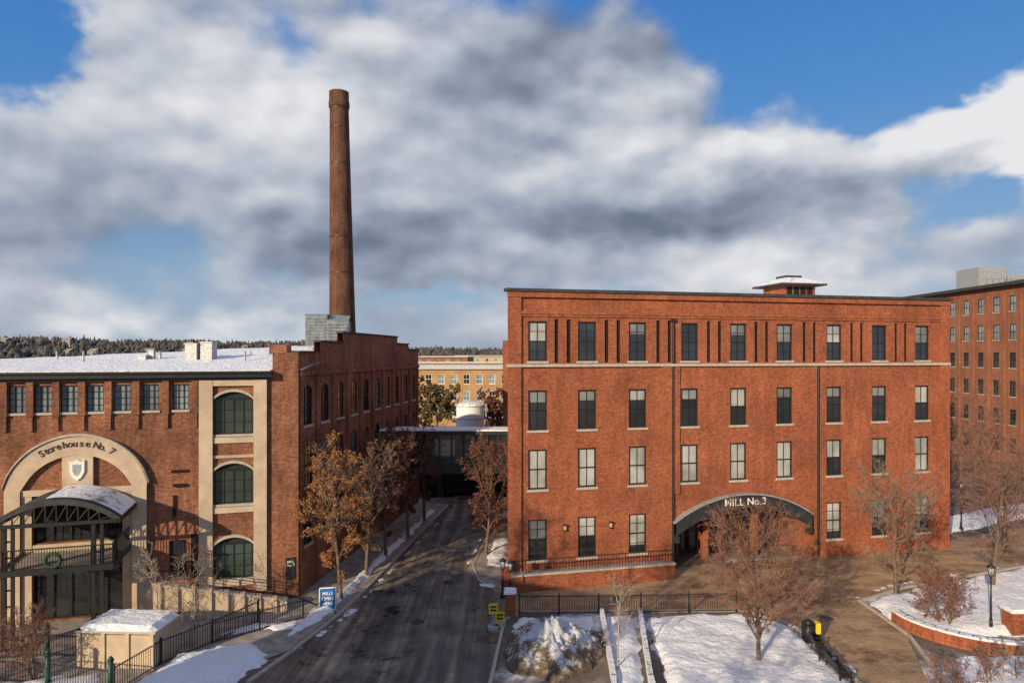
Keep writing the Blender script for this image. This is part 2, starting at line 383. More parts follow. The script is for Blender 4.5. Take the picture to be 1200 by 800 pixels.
G['dkpanel'].rect(sf,-7.1,-6.2,-.15,1.9,4.0)
sw.box(sf,-.9,-.02,.003,.12,0,14.8); sw.box(sf,-1.5,-.02,-.6,.0,ZT,14.8)
allc=[-5.75]+[(cent[i]+cent[i+1])/2 for i in range(len(cent)-1)]
for c in allc:
    sw.box(sf,c-.17,c+.17,.003,.2,11.3,13.19); sw.box(sf,c-.12,c+.12,.003,.14,10.5,11.3)
G['sill2']=MB()
for c in cent: G['sill2'].box(sf,c-.48,c+.48,-.05,.09,11.37,11.503)
sd=math.degrees(math.atan2(26.7,3.55)); sidef=Fr(-12.9,41.3,sd)
steps=[(0,3.1,14.8),(3.1,7,15.5),(7,20,16.2),(20,23.5,15.6),(23.5,27,15.1)]
scs=[1.3+2.65*i for i in range(10)]
sops=[]
for c in scs:
    for ri,(z0,z1) in enumerate(((10.3,12.8),(6.5,9.1),(2.9,5.3))):
        sops.append((c-.62,c+.62,z0,z1))
        pn='glass_glow_tint' if rnd.random()<.5 and ri<2 else ('glass_pale' if rnd.random()<.5 else 'glass')
        window(G,sidef,c-.62,c+.62,z0,z1,cols=3,rows=4,pane=pn,fw=.07,rec=.13)
        arc_fill(sw,sidef,c,.62,z1-.3,.3,z1,0,.2,8)
for a,b,z in steps:
    sw.wall(sidef,a,b,0,z,[o for o in sops if a<=(o[0]+o[1])/2<b and o[0]>=a and o[1]<=b]+[(max(o[0],a),min(o[1],b),o[2],o[3]) for o in sops if not(o[0]>=a and o[1]<=b) and o[1]>a and o[0]<b])
    sw.rect(sidef,a,b,-.4,12,z)
for a,b,z in steps:
    G.setdefault('coping',MB()).box(sidef,a-.05,b+.05,-.45,.08,z,z+.12)
D=sidef.p(27,0,0); Lf=sf.p(-38,0,0); BL=Vector((-46,62,0))
quad_wall(sw,D,BL,0,13.5); quad_wall(sw,BL,Lf,0,13.2)
for i in range(11):
    c=scs[0]-1.325+2.65*i
    if c<.2: c=.25
    if c>26.8: c=26.75
    sw.box(sidef,c-.2,c+.2,.003,.12,0,13.4)
sw.box(sidef,0.05,26.95,.003,.15,13.4,13.65)
sw.obj('brick_walls','brick_old',store)
rg=MB()
E0=sf.p(0.2,.0,13.75); E1=sf.p(-38,.0,13.6); R0=Vector((-11.6,54,15.6)); R1=Vector((-47,44,13.75)); K0=Vector((-9.8,67.8,13.9)); K1=Vector((-46,61.8,13.6))
def bil(a,b,c,d,u,v): return (a*(1-u)+b*u)*(1-v)+(d*(1-u)+c*u)*v
n1,n2=60,14
def rgrid(a,b,c,d):
    for i in range(n1):
        for j in range(n2):
            P=[bil(a,b,c,d,(i+x)/n1,(j+y)/n2) for x,y in((0,0),(1,0),(1,1),(0,1))]
            P=[Vector((p.x,p.y,p.z+.08*noise.noise(Vector((p.x*.5,p.y*.5,0))))) for p in P]
            rg.face(P,None,True)
rgrid(E1,E0,R0,R1); rgrid(R1,R0,K0,K1)
rg.obj('snow_roof','snowclean',store)
ce=MB(); ce.box(sf,-38,-1.52,.0,.5,13.353,13.6); ce.box(sf,-38,-1.52,.0,.62,13.6,13.72); ce.box(sf,-38,-1.52,.0,.25,13.2,13.35) ; ce.obj('eave_cornice','black',store)
G['snowlip']=MB(); G['snowlip'].box(sf,-38,-1.6,-.3,.5,13.722,13.78)
sb=MB()
sb.box(sf,bc-1.85,bc-1.12,.003,.22,.7,13.19); sb.box(sf,bc+1.12,bc+1.85,.003,.22,.7,13.19); sb.box(sf,bc-1.12,bc+1.12,.003,.2,12.85,13.19)
for zz in (9.5,5.4,1.1): sb.box(sf,bc-1.1,bc+1.1,.003,.12,zz,zz+.33)
sb.box(sf,bc-1.1,bc+1.1,.003,.09,8.62,8.78); 
n=30; zs,ri,th=7.5,2.7,1.0
P=sf.p
for i in range(n):
    a=AC-AH+2*AH*i/n; b=AC-AH+2*AH*(i+1)/n
    def oz(s): return arcz(s,AC,AH,zs,ri)
    def iz(s): return arcz(s,AC,AH-.75,zs-.3,ri-.75) if abs(s-AC)<AH-.75 else 0
    za,zb=oz(a),oz(b); m=(a+b)/2
    ia,ib=(iz(a),iz(b)) if abs(m-AC)<AH-.75 else (0.02,0.02)
    if abs(m-AC)<AH-.75: ia=max(ia,7.2); ib=max(ib,7.2)
    sb.face([P(a,.25,ia),P(b,.25,ib),P(b,.25,zb),P(a,.25,za)],[(a,ia),(b,ib),(b,zb),(a,za)])
    sb.face([P(a,.25,za),P(b,.25,zb),P(b,0,zb),P(a,0,za)]); sb.face([P(a,.25,ia),P(a,0,ia),P(b,0,ib),P(b,.25,ib)])
sb.box(sf,AC-AH+.01,AC-AH+.75,.255,.30,0,7.3); sb.box(sf,AC+AH-.75,AC+AH-.01,.255,.30,0,7.3)
sb.box(sf,AC-.75,AC+.75,.003,.22,7.05,9.3); sb.box(sf,AC-2.7,AC+2.7,.003,.2,6.98,7.3)
sb.box(sf,AC-AH+.75,AC+AH-.75,.003,.12,3.65,4.3)
sb.box(sf,AC-2.7,AC-2.2,.003,.15,.0,7.0); sb.box(sf,AC+2.2,AC+2.7,.003,.15,.0,7.0)
sb.obj('stucco_trim','stucco',store)
hm=MB()
for (z0,z1) in ((10.0,12.6),(5.9,8.4),(1.5,4.05)):
    arch_band(hm,sf,bc,1.12,z1-.42,.48,.16,.003,.13,14)
arch_band(hm,sf,AC,AH+.1,zs+.02,ri+.1,.12,.0,.34,30)
hm.obj('arch_mouldings','stone',store)
word='Storehouse No. 7'; Lw=3.9
Rr=(AH*AH+ri*ri)/(2*ri); czc=zs-(Rr-ri); rt=Rr-.42
wts=[.62 if ch in 'ort.' else (.45 if ch in ' ' else (.35 if ch=='.' else 1)) for ch in word]
S=sum(wts); acc=0
for ch,wt in zip(word,wts):
    t=(acc+wt/2)/S-.5; acc+=wt
    if ch==' ': continue
    th_=t*Lw/rt
    text('sign_letter',ch,.5,sf.p(AC+rt*math.sin(th_),.27,czc+rt*math.cos(th_)),FA,'letterdk',store,.02,roll=-math.degrees(th_))
sh=MB()
pts=[(-.36,.45),(-.36,-.1),(-.2,-.38),(0,-.52),(.2,-.38),(.36,-.1),(.36,.45),(.2,.38),(0,.48),(-.2,.38)]
sh.face([sf.p(AC+x,.33,8.35+z*1.15) for x,z in pts])
for i in range(len(pts)):
    j=(i+1)%len(pts); sh.face([sf.p(AC+pts[i][0],.33,8.35+pts[i][1]*1.15),sf.p(AC+pts[j][0],.33,8.35+pts[j][1]*1.15),sf.p(AC+pts[j][0],.2,8.35+pts[j][1]*1.15),sf.p(AC+pts[i][0],.2,8.35+pts[i][1]*1.15)])
sh.obj('crest_shield','white',store)
si=MB(); pts2=[(x*.6,z*.6) for x,z in pts]; si.face([sf.p(AC+x,.335,8.35+z*1.15) for x,z in pts2]); si.obj('crest_emblem','grey',store)
wf=MB(); wf.box(sf,-7.0,-6.1,.003,.08,7.9,8.05); wf.box(sf,-6.9,-6.2,.003,.15,7.1,7.25); wf.box(sf,-5.95,-5.7,0,.12,1.8,4.3)
wf.box(sf,-6.9,-6.75,.003,.1,5.4,6.6)
wf.obj('wall_vents','dark',store)
cs0,cs1=AC-2.75,AC+2.95; cc=(cs0+cs1)/2; ch=(cs1-cs0)/2; cd=4.0
cn=MB(); cr=MB(); csn=MB()
for i in range(20):
    a=cs0+2*ch*i/20; b=cs0+2*ch*(i+1)/20; za=arcz(a,cc,ch,6.35,1.1); zb=arcz(b,cc,ch,6.35,1.1)
    cr.face([P(a,cd,za),P(b,cd,zb),P(b,.3,zb),P(a,.3,za)],None,True)
    cr.face([P(a,cd,za-.28),P(b,cd,zb-.28),P(b,cd,zb),P(a,cd,za)])
    cr.face([P(a,cd,za-.12),P(b,cd,zb-.12),P(b,.3,zb-.12),P(a,.3,za-.12)],None,True)
    if i>7: csn.face([P(a,cd-.35,za+.05),P(b,cd-.35,zb+.05),P(b,.4,zb+.08),P(a,.4,za+.08)],None,True)
cn.box(sf,cs0,cs1,cd-.14,cd,6.12,6.3); cn.box(sf,cs0,cs0+.14,.3,cd-.14,6.1,6.33); cn.box(sf,cs1-.14,cs1,.3,cd-.14,6.1,6.33)
for i in range(1,12):
    a=cs0+2*ch*i/12; za=arcz(a,cc,ch,6.35,1.1)-.2; cn.box(sf,a-.03,a+.03,cd-.1,cd-.04,6.3,za)
    b=cs0+2*ch*(i+1)/12 if i<11 else cs1-.1
    cn.tube(P(a,cd-.07,6.3),P(b,cd-.07,max(6.35,arcz(b,cc,ch,6.35,1.1)-.25)),.025,.025,4)
for s_ in (cs0+.55,cs1-1.25):
    for dd in (cd-.25,):
        cn.box(sf,s_-.1,s_+.1,dd-.1,dd+.1,0,6.12); cn.box(sf,s_+.3,s_+.45,dd-.07,dd+.07,0,6.12)
        for q in range(7): cn.box(sf,s_+.1,s_+.3,dd-.03,dd+.03,.6+q*.8,.68+q*.8)
cn.box(sf,cs0+.2,cs1-.3,cd-.12,cd+.02,3.75,4.05); cn.box(sf,cs0+.2,cs0+.34,.3,cd-.12,3.75,4.05); cn.box(sf,cs1-.44,cs1-.3,.3,cd-.12,3.75,4.05)
for i in range(45):
    a=cs0+.3+i*.12
    if a<cs1-.35: cn.box(sf,a-.012,a+.012,cd-.06,cd-.036,4.05,5.0)
for i in range(30):
    dd=.4+i*.12
    if dd<cd-.1: cn.box(sf,cs1-.38,cs1-.356,dd-.012,dd+.012,4.05,5.0)
cn.box(sf,cs0+.2,cs1-.3,cd-.07,cd-.02,5.0,5.06); cn.box(sf,cs1-.4,cs1-.34,.3,cd-.07,5.0,5.06)
cr.obj('canopy_roof','roofdark',store); cn.obj('canopy_frame','black',store); csn.obj('canopy_snow','snowdirty',store)
bd=MB(); bd.box(sf,cs0+.34,cs1-.44,.31,cd-.13,3.8,3.95); bd.obj('balcony_deck','concrete',store)
wr=MB()
for k in range(16):
    t0=2*math.pi*k/16; t1=2*math.pi*(k+1)/16
    wr.tube(P(cc-.1+.33*math.cos(t0),cd+.1,4.45+.33*math.sin(t0)),P(cc-.1+.33*math.cos(t1),cd+.1,4.45+.33*math.sin(t1)),.1,.1,6)
wr.obj('wreath',simple('wreath_green',(.03,.07,.03),.9),store)
rw=MB(); rcp=MB(); rl=MB()
x0,x1=AC+3.4,-.6; nseg=9
for i in range(nseg):
    a=x0+(x1-x0)*i/nseg; b=x0+(x1-x0)*(i+1)/nseg
    za=2.35-1.75*i/nseg; zb=2.35-1.75*(i+1)/nseg
    d=2.2
    rw.face([P(a,d,0),P(b,d,0),P(b,d,zb),P(a,d,za)],[(a,0),(b,0),(b,zb),(a,za)])
    rw.face([P(a,d-.3,za),P(b,d-.3,zb),P(b,d-.3,0),P(a,d-.3,0)])
    rw.box(sf,a-.02,a+.28,d-.32,d+.14,0,za+.12)
    rcp.face([P(a,d+.06,za+.001),P(b,d+.06,zb+.001),P(b,d+.06,zb+.12),P(a,d+.06,za+.12)]); rcp.face([P(a,d+.06,za+.12),P(b,d+.06,zb+.12),P(b,d-.36,zb+.12),P(a,d-.36,za+.12)])
    rl.tube(P(a,d-.1,za+.85),P(b,d-.1,zb+.85),.025,.025,5); rl.tube(P(a,d-.1,za+.5),P(b,d-.1,zb+.5),.018,.018,5); rl.tube(P(a,d-.1,za),P(a,d-.1,za+.85),.025,.025,5)
    rw.face([P(a,0,za-.5),P(b,0,zb-.5),P(b,d-.3,zb-.5),P(a,d-.3,za-.5)])
rw.obj('ramp_wall','stucco',store); rcp.obj('ramp_coping','stone',store); rl.obj('ramp_railing','black',store)
ps=MB(); ps.box(sf,-.75,-.2,.125,.18,1.2,2.5); ps.obj('wall_sign','black',store)
text('wall_sign_text','MILL\nNo. 7',.2,sf.p(-.47,.185,2.15),FA,'letter',store,.005)
rq=MB()
def acu(x,y,z,w,d_,h):
    rq.box(W,x-w/2,x+w/2,-y-d_/2,-y+d_/2,z,z+h)
    rq.box(W,x-w/2-.05,x+w/2+.05,-y-d_/2-.05,-y+d_/2+.05,z+h+.002,z+h+.07)
acu(-20.8,44.6,14.2,.75,.8,1.15); acu(-19.9,44.8,14.25,.75,.8,1.2); acu(-20.4,44.3,14.0,2.3,1.5,.2)
acu(-24.0,44.5,13.95,.5,.5,.65); acu(-23.6,44.8,14,.3,.3,.9); rq.tube((-23.1,44.8,14),(-23.1,44.8,14.9),.1,.1,8,True)
for vx,vy in ((-18,47),(-27,43),(-30,45),(-17.2,44)): rq.tube((vx,vy,13.8),(vx,vy,14.9),.07,.07,8,True)
rq.obj('rooftop_units','grey',store)
bx=MB(); bx.box(W,-16.9,-15.7,-48.6,-47.5,14.6,15.35); bx.obj('roof_hatch','brick_old',store)
vb=MB(); vf=Fr(-15.0,49.5,8)
vb.box(vf,0,1.55,-1.2,0,15.3,17.55); vb.box(vf,1.55,3.1,-1.5,.3,15.6,17.1)
vb.face([vf.p(1.55,.3,17.1),vf.p(3.1,.3,17.1),vf.p(3.1,-1.2,17.6),vf.p(1.55,-1.2,17.6)])
for k in range(9): vb.box(vf,.1,1.45,.002,.06,15.5+k*.22,15.6+k*.22)
for k in range(6): vb.box(vf,1.65,3.0,.302,.36,15.75+k*.22,15.85+k*.22)
vb.box(vf,-.05,1.6,-1.25,.05,17.552,17.63)
vb.obj('ventilation_cabinet','greygreen',store)
flush(G,store,{'glass':'glass','frame':'black','glass_pale':'glass_pale','glass_glow_tint':'glass_glow_tint','glass_green':'glass_green','sill':'stone','sill2':'stone','dkpanel':'dkgreen','coping':'roofdark','snowlip':'snowclean'})

# ------------------------------------------------------------------ CHIMNEY
chim=empty('brick_chimney',(-24.8,100,0))
cm=MB(); NS=28
base=Vector((-24.55,100,0)); top=Vector((-25.35,100,53))
prof=[(0,2.35),(.37,1.86),(.7,1.55),(.955,1.36),(.958,1.5),(.972,1.5),(.974,1.42),(1,1.42),(1.0,1.0),(.97,1.0)]
for i in range(len(prof)-1):
    (t0,r0),(t1,r1)=prof[i],prof[i+1]
    sub=10 if t1-t0>.2 else 1
    for j in range(sub):
        a=t0+(t1-t0)*j/sub; b=t0+(t1-t0)*(j+1)/sub; ra=r0+(r1-r0)*j/sub; rb=r0+(r1-r0)*(j+1)/sub
        pa=base.lerp(top,a); pb=base.lerp(top,b)
        for k in range(NS):
            q0=2*math.pi*k/NS; q1=2*math.pi*(k+1)/NS
            f=lambda p,r,q:(p.x+r*math.cos(q),p.y+r*math.sin(q),p.z)
            cm.face([f(pa,ra,q0),f(pa,ra,q1),f(pb,rb,q1),f(pb,rb,q0)],[(k*.4,a*53),(k*.4+.4,a*53),(k*.4+.4,b*53),(k*.4,b*53)],False)
cm.obj('chimney_shaft','brick_chim',chim)
cb=MB()
for t,r in ((.952,1.40),(.9,1.43),(.8,1.5),(.6,1.69),(.5,1.77)):
    p=base.lerp(top,t)
    for k in range(NS):
        q0=2*math.pi*k/NS; q1=2*math.pi*(k+1)/NS
        cb.face([(p.x+r*math.cos(q0),p.y+r*math.sin(q0),p.z),(p.x+r*math.cos(q1),p.y+r*math.sin(q1),p.z),(p.x+r*math.cos(q1),p.y+r*math.sin(q1),p.z+.12),(p.x+r*math.cos(q0),p.y+r*math.sin(q0),p.z+.12)])
cb.obj('iron_bands','black',chim)

# ------------------------------------------------------------------ RIGHT MILL
rb=empty('brick_mill_building',(67.5,97,0))
rfm=Fr(67.5,135,-90)
G={}; ops=[]; L=95
for i in range(29):
    c=2+i*3.15
    for k in range(6):
        z0=1.3+k*3.85; ops.append((c-.6,c+.6,z0,z0+2.1,.2))
        window(G,rfm,c-.6,c+.6,z0,z0+2.1,cols=2,rows=2,pane='glass_pale' if k>=4 else 'glass',fw=.08,sill=True,rec=.15)
rm=MB(); rm.wall(rfm,0,L,0,24.0,ops); rm.box(rfm,0,L,-20,-.3,0,23.9)
for i in range(30): c=.4+i*3.15; rm.box(rfm,c-.25,c+.25,.003,.15,0,22.9)
rm.obj('brick_walls','brick_far',rb)
cr_=MB(); cr_.box(rfm,-.5,L,-.3,.9,24.0,24.35); cr_.box(rfm,-.5,L,-20,.7,24.35,24.5); cr_.obj('cornice','roofdark',rb)
eq=MB()
eq.box(W,69,73,-106,-101,24.5,27.6); eq.box(W,73.3,76,-106,-101,24.5,26.4)
for k in range(9): eq.box(W,69+k*.45,69.2+k*.45,-101,-100.94,24.8,27.4)
for k in range(12): eq.tube((68+k*.9,99,24.5),(68+k*.9,99,26.6),.05,.05,4)
eq.tube((68,99,26.6),(77.9,99,26.6),.05,.05,4); eq.tube((68,99,25.6),(77.9,99,25.6),.05,.05,4)
eq.obj('cooling_tower','grey',rb)
flush(G,rb,{'glass':'glass','frame':'black','glass_pale':'glass_pale','sill':'stone'})

# ------------------------------------------------------------------ SKYBRIDGE
sbm=empty('covered_footbridge',(-4,56,5)); bf=Fr(-10.9,56,0)
b_=MB(); b_.box(bf,0,13,-2.6,0,4.9,5.35); b_.box(bf,0,13,-2.7,.12,8.1,8.4)
for k in range(14): b_.box(bf,.0+k*.98,.12+k*.98,-.1,.05,5.35,8.1)
b_.box(bf,0,13,-.08,.03,6.1,6.2)
b_.box(bf,11.2,11.6,-1.6,-1.2,0,4.9)
b_.obj('bridge_frame','black',sbm)
g_=MB(); g_.rect(bf,0,13,-.06,5.35,8.1); g_.rect(bf,0,13,-2.55,5.35,8.1); g_.obj('bridge_glass','glass',sbm)
g_=MB(); g_.rect(bf,4.6,6.2,-.045,6.4,7.7); g_.obj('bridge_blinds','blind2',sbm)
s_=MB(); s_.box(bf,0,13,-2.6,.05,8.402,8.5); s_.obj('bridge_roof_snow','snowclean',sbm)
# ------------------------------------------------------------------ DARK BLOCK added beyond bridge, coloured as underpass shade
gar=empty('underpass_dark_block',(-4,70,0)); gf=Fr(-12,70,2)
g_=MB(); ops=[(1.0,4.2,0,3.6,2.5),(4.9,8.1,0,3.6,2.5),(8.8,12,0,3.6,2.5)]
g_.wall(gf,0,14,0,5.0,ops); g_.box(gf,0,14,-8,-2.6,0,4.95); g_.obj('dark_block_walls','dkgreen',gar)
g_=MB(); g_.box(gf,-.1,14.1,-8,.1,5.0,5.2); g_.obj('dark_block_roof','snowclean',gar)
g_=MB()
for a in (1.0,4.9,8.8):
    for k in range(8): g_.box(gf,a+k*.42,a+.05+k*.42,-.5,-.45,0,3.6)
g_.obj('underpass_gates','black',gar)
# ------------------------------------------------------------------ UNSEEN BUILDING added left of and behind the viewpoint to shade the road
nb=empty('shadow_caster_building',(-20,8,0)); nf=Fr(-27.5,13.5,-28); G={}; ops=[]
for i in range(4):
    for k in range(3):
        a=1.2+i*3; z0=1.2+k*3.7; ops.append((a,a+1.2,z0,z0+2.2)); window(G,nf,a,a+1.2,z0,z0+2.2,cols=2,rows=2)
g_=MB(); g_.wall(nf,0,13,0,12.5,ops); g_.box(nf,0,13,-1.2,-.3,0,12.45); g_.obj('brick_walls','brick',nb)
g_=MB(); g_.box(nf,-.15,13.15,-1.35,.15,12.5,12.8); g_.obj('coping','roofdark',nb)
flush(G,nb,{'glass':'glass','frame':'black','sill':'stone'})
# ------------------------------------------------------------------ TANK
tk=empty('storage_tank',(-5.2,85,0)); t_=MB()
t_.tube((-5.2,85,0),(-5.2,85,8.3),1.75,1.75,32); 
for k in range(5):
    r0=1.75*math.cos(k*.3); r1=1.75*math.cos((k+1)*.3); t_.tube((-5.2,85,8.3+.55*math.sin(k*.3)),(-5.2,85,8.3+.55*math.sin((k+1)*.3)),r0,max(.05,r1),32)
t_.obj('tank_shell','white',tk)
t_=MB()
for z in (5.2,6.7,8.25): t_.tube((-5.2,85,z),(-5.2,85,z+.1),1.8,1.8,32)
for k in range(12):
    q=k*math.pi/6; t_.tube((-5.2+1.7*math.cos(q),85+1.7*math.sin(q),8.3),(-5.2+1.7*math.cos(q),85+1.7*math.sin(q),9.2),.03,.03,4)
t_.tube((-3.2,84.5,0),(-3.2,84.5,8.6),.09,.09,8); t_.obj('tank_fittings','grey',tk)
# ------------------------------------------------------------------ DISTANT MILLS
def far_mill(x0,x1,y,z,rows,mat='brick_far',ang=0,sp=2.6,wwid=1.3,depth=18):
    e=empty('distant_brick_mill',(x0,y,0)); fr=Fr(x0,y,ang); G={}; ops=[]; L=x1-x0
    n=int(L/sp)
    for i in range(n):
        c=sp*(i+.5)
        for k in range(rows):
            zt=z-1.0-k*3.4; ops.append((c-wwid/2,c+wwid/2,zt-2.0,zt,.2)); window(G,fr,c-wwid/2,c+wwid/2,zt-2.0,zt,cols=2,rows=2,fw=.08,rec=.15,pane='glass_pale' if (i+k)%3 else 'glass')
    w=MB(); w.wall(fr,0,L,0,z,ops); w.box(fr,0,L,-depth,-.3,0,z-.05); w.obj('brick_walls',mat,e)
    c_=MB(); c_.box(fr,-.3,L+.3,-.2,.5,z,z+.35); c_.obj('cornice','stone',e)
    r=MB(); r.box(fr,-.1,L+.1,-depth-.2,-.21,z,z+.4); r.obj('snow_roof','snowclean',e)
    flush(G,e,{'glass':'glass','frame':'white','glass_pale':'glass_pale','sill':'stone'})
far_mill(-34,12,140,11.6,3,'brick_sunlit')
far_mill(-50,20,195,12.0,3,'stucco',3,3.2)
far_mill(-60,-16,250,13.6,2,'brick_far',-4,3.5)
far_mill(-25,40,300,13.8,2,'stucco',5,4)
# ------------------------------------------------------------------ GROUND SHEETS
g=MB(); g.face([(-3000,-300,0),(3000,-300,0),(3000,4000,0),(-3000,4000,0)]); g.obj('ground','ground')
def sheet(name,pts,z,mat):
    m=MB(); m.face([(x,y,z) for x,y in pts]); return m.obj(name,mat)
sheet('road',[(-13.5,5),(-12,30.5),(-10.9,33.6),(-9.7,38.8),(-9.1,43),(-6.2,66.4),(-6.0,71),(-1.0,71),(-1.9,56),(-2.7,47.5),(-2.3,44.6),(-1,42.4),(1.0,41.3),(1.0,39.5),(-.3,38.0),(-.95,30.5),(-1.5,5)],.012,'asphalt')
sheet('brick_street',[(-1.3,43.3),(-.5,42.2),(-.3,39.2),(.5,38.9),(13.2,39.3),(15.4,36.8),(15.6,30.5),(15.2,20),(13,5),(19,5),(18.6,30.5),(20.6,35.6),(20.6,40.7),(24.6,43.1),(35,47.3),(80,62),(80,75),(33.5,53.5),(32.5,52.2),(-.1,44.6)],.02,'paver')
sheet('side_street',[(33,52.4),(80,74.8),(66,74),(66,140),(40,140),(36,70)],.010,'asphalt')
def kerb(name,pts,w=.16,h=.13,mat='stone'):
    m=MB()
    for (xa,ya),(xb,yb) in zip(pts[:-1],pts[1:]):
        a=Vector((xa,ya,0)); b=Vector((xb,yb,0)); L=(b-a).length; f=Fr(xa,ya,math.degrees(math.atan2(yb-ya,xb-xa))); m.box(f,-.03,L+.03,-w/2,w/2,-.02,h)
    return m.obj(name,mat)
kerb('kerb',[(-11.8,30.5),(-10.9,33.6),(-9.7,38.8),(-9.1,43),(-6.2,66.4)])
kerb('kerb',[(-1.9,56),(-2.7,47.5),(-2.3,44.8),(-1,43.6),(-.1,43.3)])
kerb('kerb',[(-1.0,30),(-.4,37.8),(.5,38.7),(13.2,39.1),(15.3,36.7),(15.5,30.5),(15.1,20)])
kerb('kerb',[(18.7,28),(20.7,35.6),(20.7,40.6),(24.6,42.9),(35,47.1),(50,52)])
sheet('sidewalk',[(-12.9,41.2),(-9.8,38.6),(-9.2,43),(-6.3,66.4),(-9.3,67.8)],.1,'concrete')
sheet('sidewalk',[(-2.6,47.5),(-2.2,44.9),(-.9,43.7),(-.2,43.6),(-.1,44.5),(1.5,56),(-1.8,56)],.1,'concrete')
sheet('patio',[(-30,28),(-13.5,31),(-11.1,33.7),(-10,38.6),(-13,41.2),(-30,36)],.05,'concrete')
mh=empty('manhole_covers',(0,0,0)); m=MB()
for x,y in ((-5.2,37.5),(-4.1,44),(6.5,41.2),(17.5,38)): m.tube((x,y,.0),(x,y,.03),.36,.36,20,True)
m.obj('covers','roofdark',mh)
# ------------------------------------------------------------------ SNOW
def snow(name,poly,h,seed,res=.3,mat='snow',rough=.15,edge=.5,amp=.35,base=-.03):
    xs=[p[0] for p in poly]; ys=[p[1] for p in poly]
    x0,x1,y0,y1=min(xs)-.5,max(xs)+.5,min(ys)-.5,max(ys)+.5
    nx=int((x1-x0)/res)+1; ny=int((y1-y0)/res)+1
    def sdist(x,y):
        ins=False; dm=1e9; n=len(poly)
        for i in range(n):
            ax,ay=poly[i]; bx_,by=poly[(i+1)%n]
            if (ay>y)!=(by>y) and x<(bx_-ax)*(y-ay)/(by-ay)+ax: ins=not ins
            dx,dy=bx_-ax,by-ay; t=max(0,min(1,((x-ax)*dx+(y-ay)*dy)/(dx*dx+dy*dy+1e-9)))
            dm=min(dm,math.hypot(x-ax-t*dx,y-ay-t*dy))
        return dm if ins else -dm
    V=[];Dd=[]
    for j in range(ny+1):
        for i in range(nx+1):
            x=x0+i*res; y=y0+j*res; d=sdist(x,y)+amp*noise.noise(Vector((x*.8+seed,y*.8,3)))+amp*.5*noise.noise(Vector((x*2.5+seed,y*2.5,7)))
            t=max(0,min(1,d/edge)); sm=t*t*(3-2*t)
            z=base+(h-base)*sm+sm*rough*(noise.noise(Vector((x*.7,y*.7,seed)))+.5*noise.noise(Vector((x*2.7,y*2.7,seed))))
            V.append((x,y,z)); Dd.append(d)
    Fs=[]
    for j in range(ny):
        for i in range(nx):
            q=[j*(nx+1)+i,j*(nx+1)+i+1,(j+1)*(nx+1)+i+1,(j+1)*(nx+1)+i]
            if max(Dd[k] for k in q)>0: Fs.append(q)
    me=bpy.data.meshes.new(name); me.from_pydata(V,[],Fs); me.polygons.foreach_set('use_smooth',[True]*len(Fs)); me.materials.append(M[mat]); me.update()
    o=bpy.data.objects.new(name,me); COL.objects.link(o); return o
snow('snow',[(6.2,22),(7.45,38.2),(13.0,38.6),(15.0,36.5),(15.2,30.5),(14.8,22)],.28,1,.2)
snow('snow',[(3.9,25),(4.5,30.5),(5.1,38.2),(6.9,38.2),(6.0,30.5),(5.6,25)],.25,2,.2,amp=.15)
snow('snow',[(21.0,36),(21.0,40.4),(24.8,42.6),(35,46.8),(50,51.5),(50,38),(27.5,35.4)],.3,3,.3)
snow('snow',[(19,24),(20.3,31),(21.5,33.2),(35,33.2),(35,24)],.22,4,.3)
snow('snow',[(-11.8,34.4),(-10.2,38.8),(-9.6,43),(-7.0,64),(-7.9,64),(-10.6,43),(-11.6,39)],.34,5,.2,amp=.3)
snow('slush',[(-10.9,34),(-9.5,38.8),(-8.9,43),(-6.2,62),(-6.0,62),(-8.55,43),(-9.0,38.8),(-10.4,34)],.07,25,.12,amp=.4,mat='slush',edge=.3,rough=.05)
snow('slush',[(-2.4,44.5),(-2.9,47.5),(-2.2,55),(-2.6,55),(-3.3,47.5),(-2.9,44.5)],.06,26,.12,amp=.35,mat='slush',edge=.3,rough=.05)
snow('slush',[(21,41.0),(24.6,43.3),(35,47.6),(50,53),(50,53.6),(24.4,43.9),(20.4,41.2)],.07,27,.15,amp=.4,mat='slush',edge=.3,rough=.05)
snow('slush',[(16.0,25),(16.1,31),(15.8,36.5),(15.4,36.5),(15.6,31),(15.4,25)],.07,28,.12,amp=.35,mat='slush',edge=.3,rough=.05)
snow('snow',[(-2.0,47.2),(-1.6,54),(.2,54),(-.6,46.6)],.28,6,.2,amp=.2)
snow('snow',[(-2.6,43.9),(-1.2,43.9),(.4,43.2),(.2,42.6),(-1.6,42.9)],.12,16,.15,amp=.35)
snow('snow',[(-17,29),(-16.2,32.8),(-13.2,34.6),(-11.9,33.2),(-12.6,29)],.4,7,.2,mat='snow',amp=.6)
snow('snow',[(-27,26),(-27,29.5),(-19,31.5),(-17,27)],.2,8,.3,amp=.5)
snow('snow',[(-15.5,35.6),(-14.0,37.4),(-11.6,38),(-11.2,36.4)],.16,18,.2,amp=.5)
snow('snow',[(33.3,54.2),(37,56.6),(60,68),(60,72),(36,60)],.3,9,.5)
snow('snow',[(-.2,34.8),(.2,38.2),(4.6,38.3),(4.4,36)],.2,10,.2,amp=.4)
